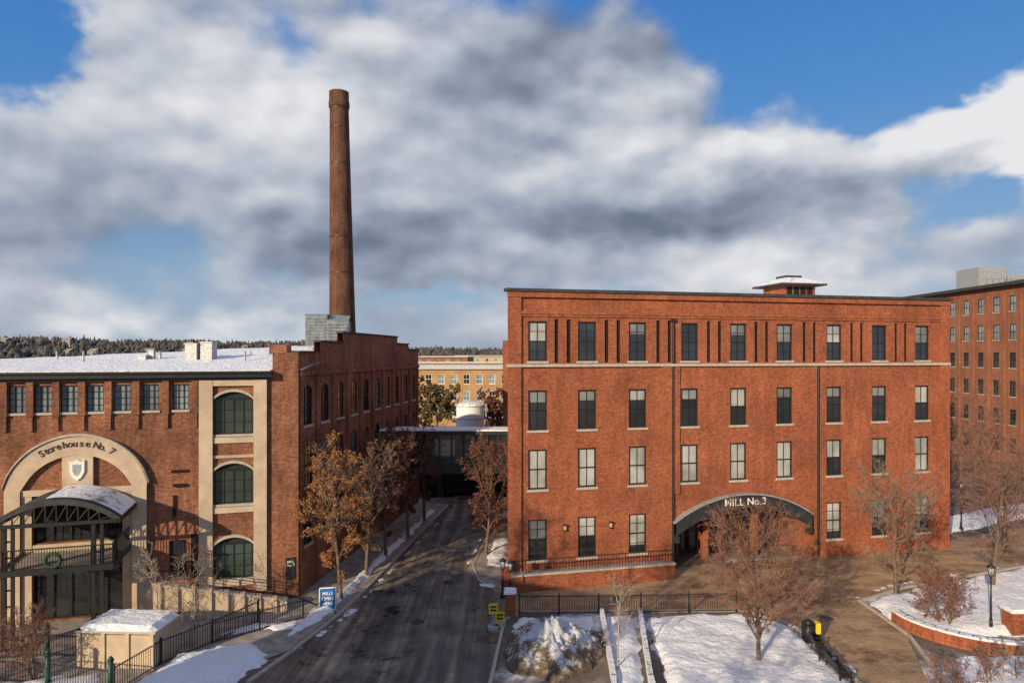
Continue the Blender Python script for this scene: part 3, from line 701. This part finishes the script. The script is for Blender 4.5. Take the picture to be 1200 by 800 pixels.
def pile():
    cx,cy=2.0,33.8; nr,na=44,120; V=[]
    me=bpy.data.meshes.new('snow_pile'); F=[]
    for i in range(nr+1):
        for k in range(na):
            t=i/nr; q=2*math.pi*k/na
            rr_=t*(1+.35*noise.noise(Vector((math.cos(q)*1.8,math.sin(q)*1.8,5))))
            x=cx+2.6*rr_*math.cos(q); y=cy+3.1*rr_*math.sin(q)
            z=1.05*(max(0,1-t**2.0))+.95*noise.noise(Vector((x*.75+3,y*.75,2)))*(1-t)+.5*abs(noise.noise(Vector((x*2.0,y*2.0,9))))*(1-t*.5)+.22*noise.noise(Vector((x*5,y*5,1)))*(1-t*.6)
            V.append((x,y,max(z,.0) if t<1 else -.05))
    for i in range(nr):
        for k in range(na): k2=(k+1)%na; F.append((i*na+k,(i+1)*na+k,(i+1)*na+k2,i*na+k2))
    me.from_pydata(V,[],F); me.polygons.foreach_set('use_smooth',[True]*len(F)); me.materials.append(M['pile'])
    o=bpy.data.objects.new('snow_pile',me); COL.objects.link(o)
pile()
kerb('planter_edge',[(4.0,26),(4.55,30.5),(5.05,38.4)],.22,.42,'snowdirty'); kerb('planter_edge',[(5.9,26),(6.2,30.5),(7.2,38.4)],.22,.42,'snowdirty')
# ------------------------------------------------------------------ ROUND PLANTER
pw=empty('brick_retaining_wall',(24.5,35,0)); m=MB(); mc=MB(); arcpts=[]
for i in range(17):
    q=R(175+i*7.0); arcpts.append((26.2+5.2*math.cos(q),37.2+4.2*math.sin(q)))
arcpts+= [(30,33.1),(34,33.5)]
for (xa,ya),(xb,yb) in zip(arcpts[:-1],arcpts[1:]):
    L=math.hypot(xb-xa,yb-ya); f=Fr(xa,ya,math.degrees(math.atan2(yb-ya,xb-xa)))
    m.box(f,0,L,-.15,.15,0,.62); mc.box(f,-.02,L+.02,-.2,.2,.62,.72)
m.obj('wall_courses','brick',pw); mc.obj('wall_cap','snowdirty',pw)
def post(name,x,y,h,w):
    e=empty(name,(x,y,0)); m=MB(); m.box(W,x-w/2,x+w/2,-y-w/2,-y+w/2,0,h); m.obj('pier','brick',e)
    m=MB(); m.box(W,x-w/2-.06,x+w/2+.06,-y-w/2-.06,-y+w/2+.06,h,h+.12); m.box(W,x-w/2,x+w/2,-y-w/2,-y+w/2,h+.12,h+.2); m.obj('cap','snowdirty',e)
post('brick_pier',-.1,38.3,1.35,.6); post('brick_pier',26.5,36.0,1.2,.8); post('brick_pier',-.45,43.2,1.4,.5)
# ------------------------------------------------------------------ FENCES
def fence(name,pts,h=1.1,mat='black',sp=.14,postsp=2.2,pw_=.07,z=0):
    m=MB()
    for (xa,ya),(xb,yb) in zip(pts[:-1],pts[1:]):
        L=math.hypot(xb-xa,yb-ya); f=Fr(xa,ya,math.degrees(math.atan2(yb-ya,xb-xa)),z)
        m.box(f,0,L,-.02,.02,h-.06,h-.02); m.box(f,0,L,-.02,.02,.12,.16)
        for i in range(int(L/sp)): m.box(f,i*sp+.05,i*sp+.07,-.01,.01,.05,h+.03)
        n=max(1,int(L/postsp))
        for i in range(n+1): x=L*i/n; m.box(f,x-pw_/2,x+pw_/2,-pw_/2,pw_/2,0,h+.12)
    return m.obj(name,mat)
fence('iron_fence',[(.4,38.5),(4.9,38.6),(7.3,38.7),(12.8,38.9)])
fence('iron_fence',[(-17.2,29.5),(-16.6,32.3),(-15.2,34.6),(-13.9,37.4)],1.2)
fence('iron_fence',[(-15.2,34.6),(-11.6,37.9)],1.1)
fence('iron_fence',[(-26,32.6),(-22.6,33.2),(-19.3,32.9),(-16.6,32.3)],1.1)
fence('iron_fence',[(-27,28.7),(-23.4,30.6),(-20.6,30.3),(-17.4,29.6)],1.0,'black')
gp=empty('green_fence_posts',(-22,31,0)); m=MB()
for x,y in ((-25.2,32.6),(-22.6,33.2),(-23.4,30.6),(-20.6,30.3),(-19.3,32.9),(-17.4,29.6)):
    m.tube((x,y,0),(x,y,1.45),.11,.11,10,True); m.tube((x,y,1.45),(x,y,1.62),.15,.05,10,True); m.tube((x,y,0),(x,y,.2),.16,.16,10,True)
m.obj('posts','green',gp)
# ------------------------------------------------------------------ UTILITY ENCLOSURE
ue=empty('utility_enclosure',(-18.5,32,0)); uf=Fr(-20.3,32.0,-3); m=MB()
m.box(uf,0,3.6,-2.3,0,0,1.6)
for k in range(4): m.box(uf,-.05+k*1.17,.12+k*1.17,.0,.08,0,1.7)
m.obj('enclosure_walls','stucco',ue)
m=MB(); m.box(uf,-.1,3.75,-2.4,.12,1.7,1.8); m.obj('enclosure_cap','stone',ue)
m=MB()
for i in range(12):
    for j in range(8):
        def q(i_,j_): x=-.1+3.8*i_/12; y=-2.35+2.45*j_/8; e_=min(i_,12-i_,j_,8-j_); return uf.p(x,y,1.8+(.22 if e_>0 else 0)+.06*noise.noise(Vector((x*2,y*2,0)))*(e_>0))
        m.face([q(i,j),q(i+1,j),q(i+1,j+1),q(i,j+1)],None,True)
m.obj('enclosure_snow','snow',ue)
# ------------------------------------------------------------------ STREET FURNITURE
def lamp(x,y,h,name='street_lamp'):
    e=empty(name,(x,y,0)); m=MB(); g=MB()
    m.tube((x,y,0),(x,y,.25),.17,.15,12,True); m.tube((x,y,.25),(x,y,.7),.1,.07,12,True); m.tube((x,y,.7),(x,y,h-.55),.05,.035,10,True)
    m.tube((x,y,h-.6),(x,y,h-.5),.07,.12,10,True)
    m.tube((x,y,h-.08),(x,y,h+.08),.22,.06,12,True); m.tube((x,y,h+.08),(x,y,h+.2),.025,.01,6,True)
    for k in range(6): q=k*math.pi/3; m.tube((x+.11*math.cos(q),y+.11*math.sin(q),h-.5),(x+.19*math.cos(q),y+.19*math.sin(q),h-.08),.012,.012,4)
    g.tube((x,y,h-.5),(x,y,h-.09),.1,.17,12,True)
    m.obj('post','black',e); g.obj('lantern','blind',e)
lamp(25.4,36.2,3.5); lamp(-.1,40.9,2.3) ; lamp(-.55,41.3,2.3); lamp(37.5,57,4)
def asign(x,y):
    e=empty('sandwich_board_sign',(x,y,0)); f=Fr(x,y,10); b=MB(); w=MB()
    for s0,s1 in ((.28,.03),(-.28,-.03)):
        b.face([f.p(-.42,s0,.12),f.p(.42,s0,.12),f.p(.42,s1,1.25),f.p(-.42,s1,1.25)])
        w.tube(f.p(-.45,s0*1.1,.0),f.p(-.45,s1,1.28),.035,.035,6,True); w.tube(f.p(.45,s0*1.1,.0),f.p(.45,s1,1.28),.035,.035,6,True); w.tube(f.p(-.45,s1,1.27),f.p(.45,s1,1.27),.035,.035,6); w.tube(f.p(-.45,s0,.12),f.p(.45,s0,.12),.03,.03,6)
    b.obj('panel','blue',e); w.obj('frame','white',e)
    for i,t in enumerate(('MILLS','OPEN','HERE')):
        z=.98-.27*i; text('panel_text',t,.24,f.p(0,.3-(z-.12)*.221,z),10,'white',e,.004,rx=78)
asign(-10.6,39.3)
def ysign(x,y,h=1.2,ang=5):
    e=empty('yellow_utility_sign',(x,y,0)); f=Fr(x,y,ang); m=MB(); m.box(f,-.03,.03,-.03,.03,0,h-.5); m.box(f,-.3,.3,-.25,.25,0,.15); m.obj('stand','grey',e)
    m=MB(); m.box(f,-.24,.24,-.03,.03,h-.55,h); m.obj('board','yellow',e)
    m=MB(); m.box(f,-.17,.17,.031,.035,h-.4,h-.3); m.box(f,-.17,.17,.031,.035,h-.22,h-.12); m.obj('board_legend','black',e)
ysign(-1.0,36.6,1.35); ysign(-.65,36.9,.8)
def bin_(x,y):
    e=empty('trash_bin',(x,y,0)); m=MB(); m.tube((x,y,0),(x,y,.9),.26,.3,14,True); m.tube((x,y,.95),(x,y,1.12),.34,.12,14,True)
    for k in range(14): q=k*.449; m.tube((x+.31*math.cos(q),y+.31*math.sin(q),.05),(x+.33*math.cos(q),y+.33*math.sin(q),.95),.015,.015,4)
    m.obj('bin_body','black',e); m=MB(); m.box(Fr(x,y,0),.3,.55,-.2,.2,.45,1.0); m.obj('bin_side_box','yellow',e)
    m=MB(); m.box(Fr(x,y,0),.3,.55,-.2,.2,.0,.449); m.obj('bin_side_stand','black',e)
bin_(15.2,35.0)
def bench(x,y,ang):
    e=empty('park_bench',(x,y,0)); f=Fr(x,y,ang); m=MB(); w=MB()
    for k in range(5): w.box(f,-.85,.85,-.28+k*.11,-.2+k*.11,.43,.47)
    for k in range(4): w.box(f,-.85,.85,-.36-.03*k,-.33-.03*k,.55+k*.11,.63+k*.11)
    for a in (-.8,.8):
        m.box(f,a-.03,a+.03,.15,.21,0,.65); m.box(f,a-.03,a+.03,-.34,-.28,0,.5); m.tube(f.p(a,-.31,.45),f.p(a,-.46,.98),.03,.03,6); m.box(f,a-.03,a+.03,-.34,.22,.38,.43); m.box(f,a-.03,a+.03,-.38,.2,.65,.69)
    w.obj('slats','black',e); m.obj('legs','black',e)
bench(15.0,33.0,78); bench(14.9,31.0,85)
# ------------------------------------------------------------------ TREES
def tree(name,x,y,h,w,seed,twig='twig_red',leaf=None,nl=0,trunk=.16,clear=.28,dens=1.0,leafsize=.09,stems=1,trunkmat='bark',tw=.011,fast=False):
    rn=random.Random(seed); e=empty(name,(x,y,0)); T=MB(); B=MB(); tips=[]
    def jit(d,a):
        v=Vector((rn.gauss(0,1),rn.gauss(0,1),rn.gauss(0,1))); return (d+v*a).normalized()
    def branch(p,d,L,r,lev):
        nseg=[6,4,3,2,2][min(lev,4)]; sides=[8,5,4,3,3][min(lev,4)]
        mb=T if lev<=1 else B; pts=[p.copy()]; q=p.copy(); dd=d.copy(); rs=[r]
        for i in range(nseg):
            up=.10 if lev>0 else .25
            dd=(jit(dd,.045 if lev==0 else .10 if lev<2 else .16)+Vector((0,0,up))).normalized()
            q2=q+dd*(L/nseg); r2=r*(1-(i+1)/nseg*.62)
            mb.tube(q,q2,rs[-1],max(r2,tw*.6),sides); q=q2; pts.append(q.copy()); rs.append(r2)
        if lev>=3: tips.append((pts[-1],pts[-2]))
        if lev>=4 or (fast and lev>=3): return
        nch=int([12,8,6,5][lev]*dens+rn.random())
        for k in range(nch):
            t=(.25 if lev>0 else clear)+(1-(.25 if lev>0 else clear))*((k+rn.random())/nch)
            i=min(nseg-1,int(t*nseg)); f=t*nseg-i; pp=pts[i].lerp(pts[i+1],min(1,f))
            ax=(pts[i+1]-pts[i]).normalized(); side=ax.orthogonal().normalized(); side.rotate(Matrix.Rotation((k*2.4+rn.uniform(-.5,.5)) if lev==0 else rn.random()*6.283,3,ax))
            ang=R(rn.uniform(32,60) if lev else rn.uniform(48,66)-28*t)
            nd=(ax*math.cos(ang)+side*math.sin(ang)).normalized()
            if lev==0:
                prof=math.sin(math.pi*min(1,max(.12,(1.12-t)/(1.12-clear))))**.6
                nl_=w*.5*prof*rn.uniform(.85,1.15)/max(.5,math.sin(ang)); nl_=min(nl_,h*.62)
            else: nl_=L*rn.uniform(.4,.62)*(1-.35*t)
            branch(pp,nd,nl_,max(tw,rs[i]*rn.uniform(.36,.5)),lev+1)
    for s_ in range(stems):
        a=rn.random()*6.28; off=.0 if stems==1 else .25
        branch(Vector((x+off*math.cos(a),y+off*math.sin(a),-.05)),(Vector((0,0,1)) if stems==1 else Vector((.35*math.cos(a),.35*math.sin(a),1)).normalized()),h*.86,trunk,0)
    T.obj('trunk_and_limbs',trunkmat,e); B.obj('twigs',twig,e)
    if leaf and tips:
        Lf=MB()
        for k in range(nl):
            a,b=rn.choice(tips); c=a.lerp(b,rn.random())+Vector((rn.gauss(0,.07),rn.gauss(0,.07),rn.gauss(0,.07)))
            u=Vector((rn.gauss(0,1),rn.gauss(0,1),rn.gauss(0,1))).normalized(); v=u.orthogonal().normalized(); s_=leafsize*rn.uniform(.6,1.3)
            Lf.face([c-u*s_,c+v*s_*.6,c+u*s_,c-v*s_*.6])
        Lf.obj('leaves',leaf,e)
    return e
tree('autumn_tree',-10.2,40.8,7.5,3.8,11,'twig_grey','leaf_orange',7500,.13,.2,leafsize=.062)
tree('autumn_tree',-9.6,45.0,7.2,3.6,17,'twig_grey','leaf_orange',1200,.13,.2,leafsize=.065)
tree('autumn_tree',-9.1,49.3,8.0,4.0,12,'twig_red','leaf_red',2500,.14,.2,leafsize=.08)
tree('autumn_tree',-8.3,54.5,7.6,4.0,13,'twig_red','leaf_red',2500,.14,.2,leafsize=.08,dens=.9)
tree('autumn_tree',-7.7,60,7.0,4.0,14,'twig_red','leaf_red',1500,.14,.2,leafsize=.09,dens=.8)
tree('autumn_tree',-1.9,50.0,6.6,4.4,15,'twig_red','leaf_red',4500,.13,.18,leafsize=.08)
tree('bare_tree',11.7,32.4,5.3,6.2,21,'twig_red',None,0,.12,.2,dens=1.25,tw=.0115)
tree('bare_tree',23.2,41.3,5.7,5.0,22,'twig_grey',None,0,.13,.18,dens=1.05,tw=.011)
tree('bare_tree',30.1,42.8,7.2,5.4,23,'twig_red',None,0,.15,.2,dens=1.1,tw=.011)
tree('bare_tree',37.5,52,7.2,6.0,24,'twig_red',None,0,.16,.18)
tree('bare_tree',35.5,57,6.5,6,25,'twig_red',None,0,.16,.18,dens=.9)
tree('bare_tree',50,76,7.5,7,51,'twig_red',None,0,.2,.2,dens=.85,tw=.02)
tree('bare_tree',57,84,7.5,7,52,'twig_red',None,0,.2,.2,dens=.85,tw=.02)
tree('bare_tree',4.9,31.6,4.0,1.8,26,'twig_pale',None,0,.045,.1,dens=.6,trunkmat='twig_pale')
tree('bare_tree',5.6,35.5,3.0,1.4,27,'twig_pale',None,0,.04,.1,dens=.5,trunkmat='twig_pale')
tree('bare_tree',-16.1,34.2,3.8,2.8,28,'twig_grey',None,0,.06,.15,dens=.75,trunkmat='twig_pale')
tree('bare_tree',-18.0,34.6,3.4,2.6,29,'twig_pale',None,0,.06,.15,dens=.7,trunkmat='twig_pale')
tree('shrub',-21.3,30.8,2.4,2.6,30,'twig_red',None,0,.05,.05,dens=.75,stems=3)
tree('shrub',-23.5,29.8,2.2,2.6,31,'twig_red',None,0,.05,.05,dens=.75,stems=3)
tree('shrub',23.2,36.5,2.3,3.4,32,'twig_red','leaf_red',600,.05,.05,dens=.85,stems=3)
tree('shrub',18.9,29.7,1.3,2.2,33,'twig_red',None,0,.04,.05,dens=.7,stems=2)
tree('shrub',21.2,30.0,1.4,2.4,34,'twig_red',None,0,.04,.05,dens=.7,stems=2)
tree('shrub',23.0,30.8,1.4,2.4,35,'twig_grey',None,0,.04,.05,dens=.7,stems=2)
tree('bare_tree',-11,100,8,7,36,'twig_grey','leaf_olive',6000,.2,.12,leafsize=.24,dens=.8,tw=.02)
tree('bare_tree',-15,104,8,7,37,'twig_grey','leaf_olive',6000,.2,.12,leafsize=.24,dens=.8,tw=.02)
tree('bare_tree',-2.2,92,7.6,5,38,'twig_red','leaf_red',4000,.2,.12,leafsize=.2,dens=.8,tw=.02)
# unseen trees added beside and behind the viewpoint so long shadows fall over the street, the snow and the mill front
for i,(tx,ty,th_,tw_) in enumerate(((-19.5,14.5,14,7.5),(-14.5,8.0,15,7.5),(-8,1,12,6),(1.5,2,9,6),(7,5,8,6))):
    tree('bare_tree',tx,ty,th_,tw_,41+i,'twig_red',None,0,.32,.2,dens=.9,tw=.035,fast=True)
# ------------------------------------------------------------------ HILLS + DISTANT TREES
def hillh(az,r):
    t=max(0,min(1,(r-380)/320)); t=t*t*(3-2*t)
    hh=15+5*noise.noise(Vector((az*3,0,1)))+3*noise.noise(Vector((az*9,0,4)))
    if az<-.2: hh+=7
    return t*hh
hm_=MB(); na,nr=90,12
for i in range(na):
    for j in range(nr):
        def q(i_,j_):
            az=-1.3+2.6*i_/na; r=380+j_*45; return (r*math.sin(az),r*math.cos(az),hillh(az,r)-.5)
        hm_.face([q(i,j),q(i+1,j),q(i+1,j+1),q(i,j+1)],None,True)
hm_.obj('hills','hazed_forest_brown')
rn=random.Random(5)
for nm,mt,cnt,kind in (('distant_trees','pine',1300,0),('distant_trees','hazed_forest_brown',4200,1)):
    m=MB()
    for k in range(cnt):
        az=rn.uniform(-.85,.35); r=rn.uniform(400,840); z=hillh(az,r)-.8; x=r*math.sin(az); y=r*math.cos(az)
        hgt=rn.uniform(4,8)
        if kind==0:
            m.tube((x,y,z),(x+rn.uniform(-.3,.3),y,z+hgt*rn.uniform(.9,1.2)),rn.uniform(1.4,2.2),.15,5,smooth=False)
        else:
            w=rn.uniform(1.6,2.8)
            m.tube((x,y,z),(x,y,z+hgt*.45),w*.5,w,6,smooth=False); m.tube((x,y,z+hgt*.45),(x+rn.uniform(-1,1),y,z+hgt*.9),w,w*.2,6,True,smooth=False)
    m.obj(nm,mt)
m=MB(); r_=MB()
for k in range(40):
    az=rn.uniform(-.8,.1); r=rn.uniform(400,640); z=hillh(az,r); x=r*math.sin(az); y=r*math.cos(az); w=rn.uniform(4,8); q=rn.uniform(4,5.5)
    m.box(W,x-w/2,x+w/2,-y-4,-y+4,z-1,z+q)
    r_.face([(x-w/2,y-4.3,z+q),(x+w/2,y-4.3,z+q),(x+w/2,y,z+q+1.8),(x-w/2,y,z+q+1.8)]); r_.face([(x-w/2,y+4.3,z+q),(x+w/2,y+4.3,z+q),(x+w/2,y,z+q+1.8),(x-w/2,y,z+q+1.8)])
hs=empty('distant_houses',(0,450,0)); m.obj('house_walls','concrete',hs); r_.obj('house_roofs','concrete',hs)

# ------------------------------------------------------------------ WORLD
w=bpy.data.worlds.new('World'); scene.world=w; w.use_nodes=True; nt=w.node_tree; nt.nodes.clear()
SAZ=34; SEL=18
out=nnode(nt,'ShaderNodeOutputWorld'); bg=nnode(nt,'ShaderNodeBackground'); bg.inputs[1].default_value=.1
nt.links.new(bg.outputs[0],out.inputs[0])
sky=nnode(nt,'ShaderNodeTexSky'); sky.sky_type='NISHITA'; sky.sun_disc=False; sky.sun_elevation=R(SEL); sky.sun_rotation=R(180+SAZ)
tc=nnode(nt,'ShaderNodeTexCoord'); sp=nnode(nt,'ShaderNodeSeparateXYZ'); nt.links.new(tc.outputs['Generated'],sp.inputs[0])
def mth(op,*a):
    n=nnode(nt,'ShaderNodeMath',operation=op)
    for i,v in enumerate(a):
        if isinstance(v,(int,float)): n.inputs[i].default_value=v
        else: nt.links.new(v,n.inputs[i])
    return n.outputs[0]
az0=mth('ARCTAN2',sp.outputs[0],sp.outputs[1]); el0=mth('ARCSINE',sp.outputs[2])
az0=mth('MULTIPLY',az0,57.2958); el0=mth('MULTIPLY',el0,57.2958)
def nz(scale,det,rough,off,src,dist=0):
    mp=nnode(nt,'ShaderNodeMapping'); mp.inputs['Location'].default_value=off; nt.links.new(src,mp.inputs[0])
    n=nnode(nt,'ShaderNodeTexNoise'); n.inputs['Scale'].default_value=scale; n.inputs['Detail'].default_value=det; n.inputs['Roughness'].default_value=rough; n.inputs['Distortion'].default_value=dist
    nt.links.new(mp.outputs[0],n.inputs['Vector']); return n
cx=nnode(nt,'ShaderNodeCombineXYZ'); nt.links.new(mth('MULTIPLY',az0,.055),cx.inputs[0]); nt.links.new(mth('MULTIPLY',el0,.085),cx.inputs[1])
wn=nz(2.2,4,.6,(5,2,0),cx.outputs[0]); ws=nnode(nt,'ShaderNodeSeparateColor'); nt.links.new(wn.outputs['Color'],ws.inputs[0])
az=mth('ADD',az0,mth('MULTIPLY',mth('SUBTRACT',ws.outputs[0],.5),14.0)); el=mth('ADD',el0,mth('MULTIPLY',mth('SUBTRACT',ws.outputs[1],.5),7.0))
def gauss(a0,e0,ra,re,wt):
    A=mth('DIVIDE',mth('SUBTRACT',az,a0),ra); E=mth('DIVIDE',mth('SUBTRACT',el,e0),re)
    s=mth('ADD',mth('MULTIPLY',A,A),mth('MULTIPLY',E,E)); return mth('MULTIPLY',mth('EXPONENT',mth('MULTIPLY',s,-1.0)),wt)
def total(lst):
    t=None
    for g in lst:
        o=gauss(*g); t=o if t is None else mth('ADD',t,o)
    return t
cov=nz(1.5,6,.46,(3.1,1.7,0),cx.outputs[0]).outputs[0]; sh1=nz(1.5,3,.46,(3.1-.05,1.7+.12,0),cx.outputs[0]).outputs[0]; big=nz(1.0,4,.5,(8.2,4.4,0),cx.outputs[0]).outputs[0]
covb=total([(27,24,10,5.5,-.50),(31,19,6,4.0,-.32),(-37,21,5,4.5,-.45),(-8,4.6,9,1.5,-.28),(33,11,4.5,1.8,-.34),(18,27.5,7,3.2,-.32),(37,15,5,4.5,.46),(-22,16,17,9,.30),(2,14,15,9,.24),(14,13,18,4.5,.30),(20,6.5,18,2.2,.24),(3,29,6,3,-.14)])
C=mth('ADD',cov,covb)
alpha=nnode(nt,'ShaderNodeMapRange'); alpha.interpolation_type='SMOOTHSTEP'; nt.links.new(C,alpha.inputs[0]); alpha.inputs[1].default_value=.36; alpha.inputs[2].default_value=.60
shb=total([(37,15,5,5,.62),(-24,17,14,6.5,.28),(9,18.5,9,3.2,.24),(25,15.5,8,2.5,.28),(-26,2.8,16,1.9,.32),(20,7,18,2.4,.20),(14,11,17,2.0,-.30),(-22,9,14,2.8,-.18),(4,26,11,4,-.18),(-10,6.5,10,1.7,-.18)])
rel=mth('MULTIPLY',mth('SUBTRACT',cov,sh1),1.7)
S_=mth('ADD',mth('ADD',mth('MULTIPLY',big,.70),.22),mth('ADD',shb,rel))
ccol=ramp(nt,S_,[(.18,(.16,.20,.28)),(.42,(.30,.35,.45)),(.66,(.50,.545,.63)),(1.0,(.86,.86,.88))])
blue=ramp(nt,mth('DIVIDE',el0,32),[(.0,(.38,.49,.64)),(.25,(.19,.36,.62)),(.6,(.06,.26,.66)),(1,(.03,.18,.60))])
blue10=mixc(nt,1.,blue,(9.5,9.5,9.5),'MULTIPLY')
skyc=mixc(nt,.78,sky.outputs[0],blue10)
c10=mixc(nt,1.,ccol,(9.4,9.4,9.4),'MULTIPLY')
nt.links.new(mixc(nt,alpha.outputs[0],skyc,c10),bg.inputs[0])
# ------------------------------------------------------------------ SUN + CAMERA
sd_=bpy.data.lights.new('sun','SUN'); sd_.energy=5.0; sd_.angle=R(.5); sd_.color=(1,.81,.55)
so=bpy.data.objects.new('sun',sd_); COL.objects.link(so)
v=Vector((math.sin(R(SAZ))*math.cos(R(SEL)),math.cos(R(SAZ))*math.cos(R(SEL)),-math.sin(R(SEL))))
so.rotation_euler=v.to_track_quat('-Z','Y').to_euler(); so.location=(-30,-30,40)
cam=bpy.data.cameras.new('camera'); cam.lens=24; cam.sensor_width=36; cam.shift_y=.0125; cam.clip_end=6000; cam.clip_start=.3
co_=bpy.data.objects.new('camera',cam); COL.objects.link(co_); co_.location=(0,0,14.7); co_.rotation_euler=(R(90),0,0); scene.camera=co_
scene.view_settings.view_transform='Standard'; scene.view_settings.look='None'; scene.view_settings.exposure=0
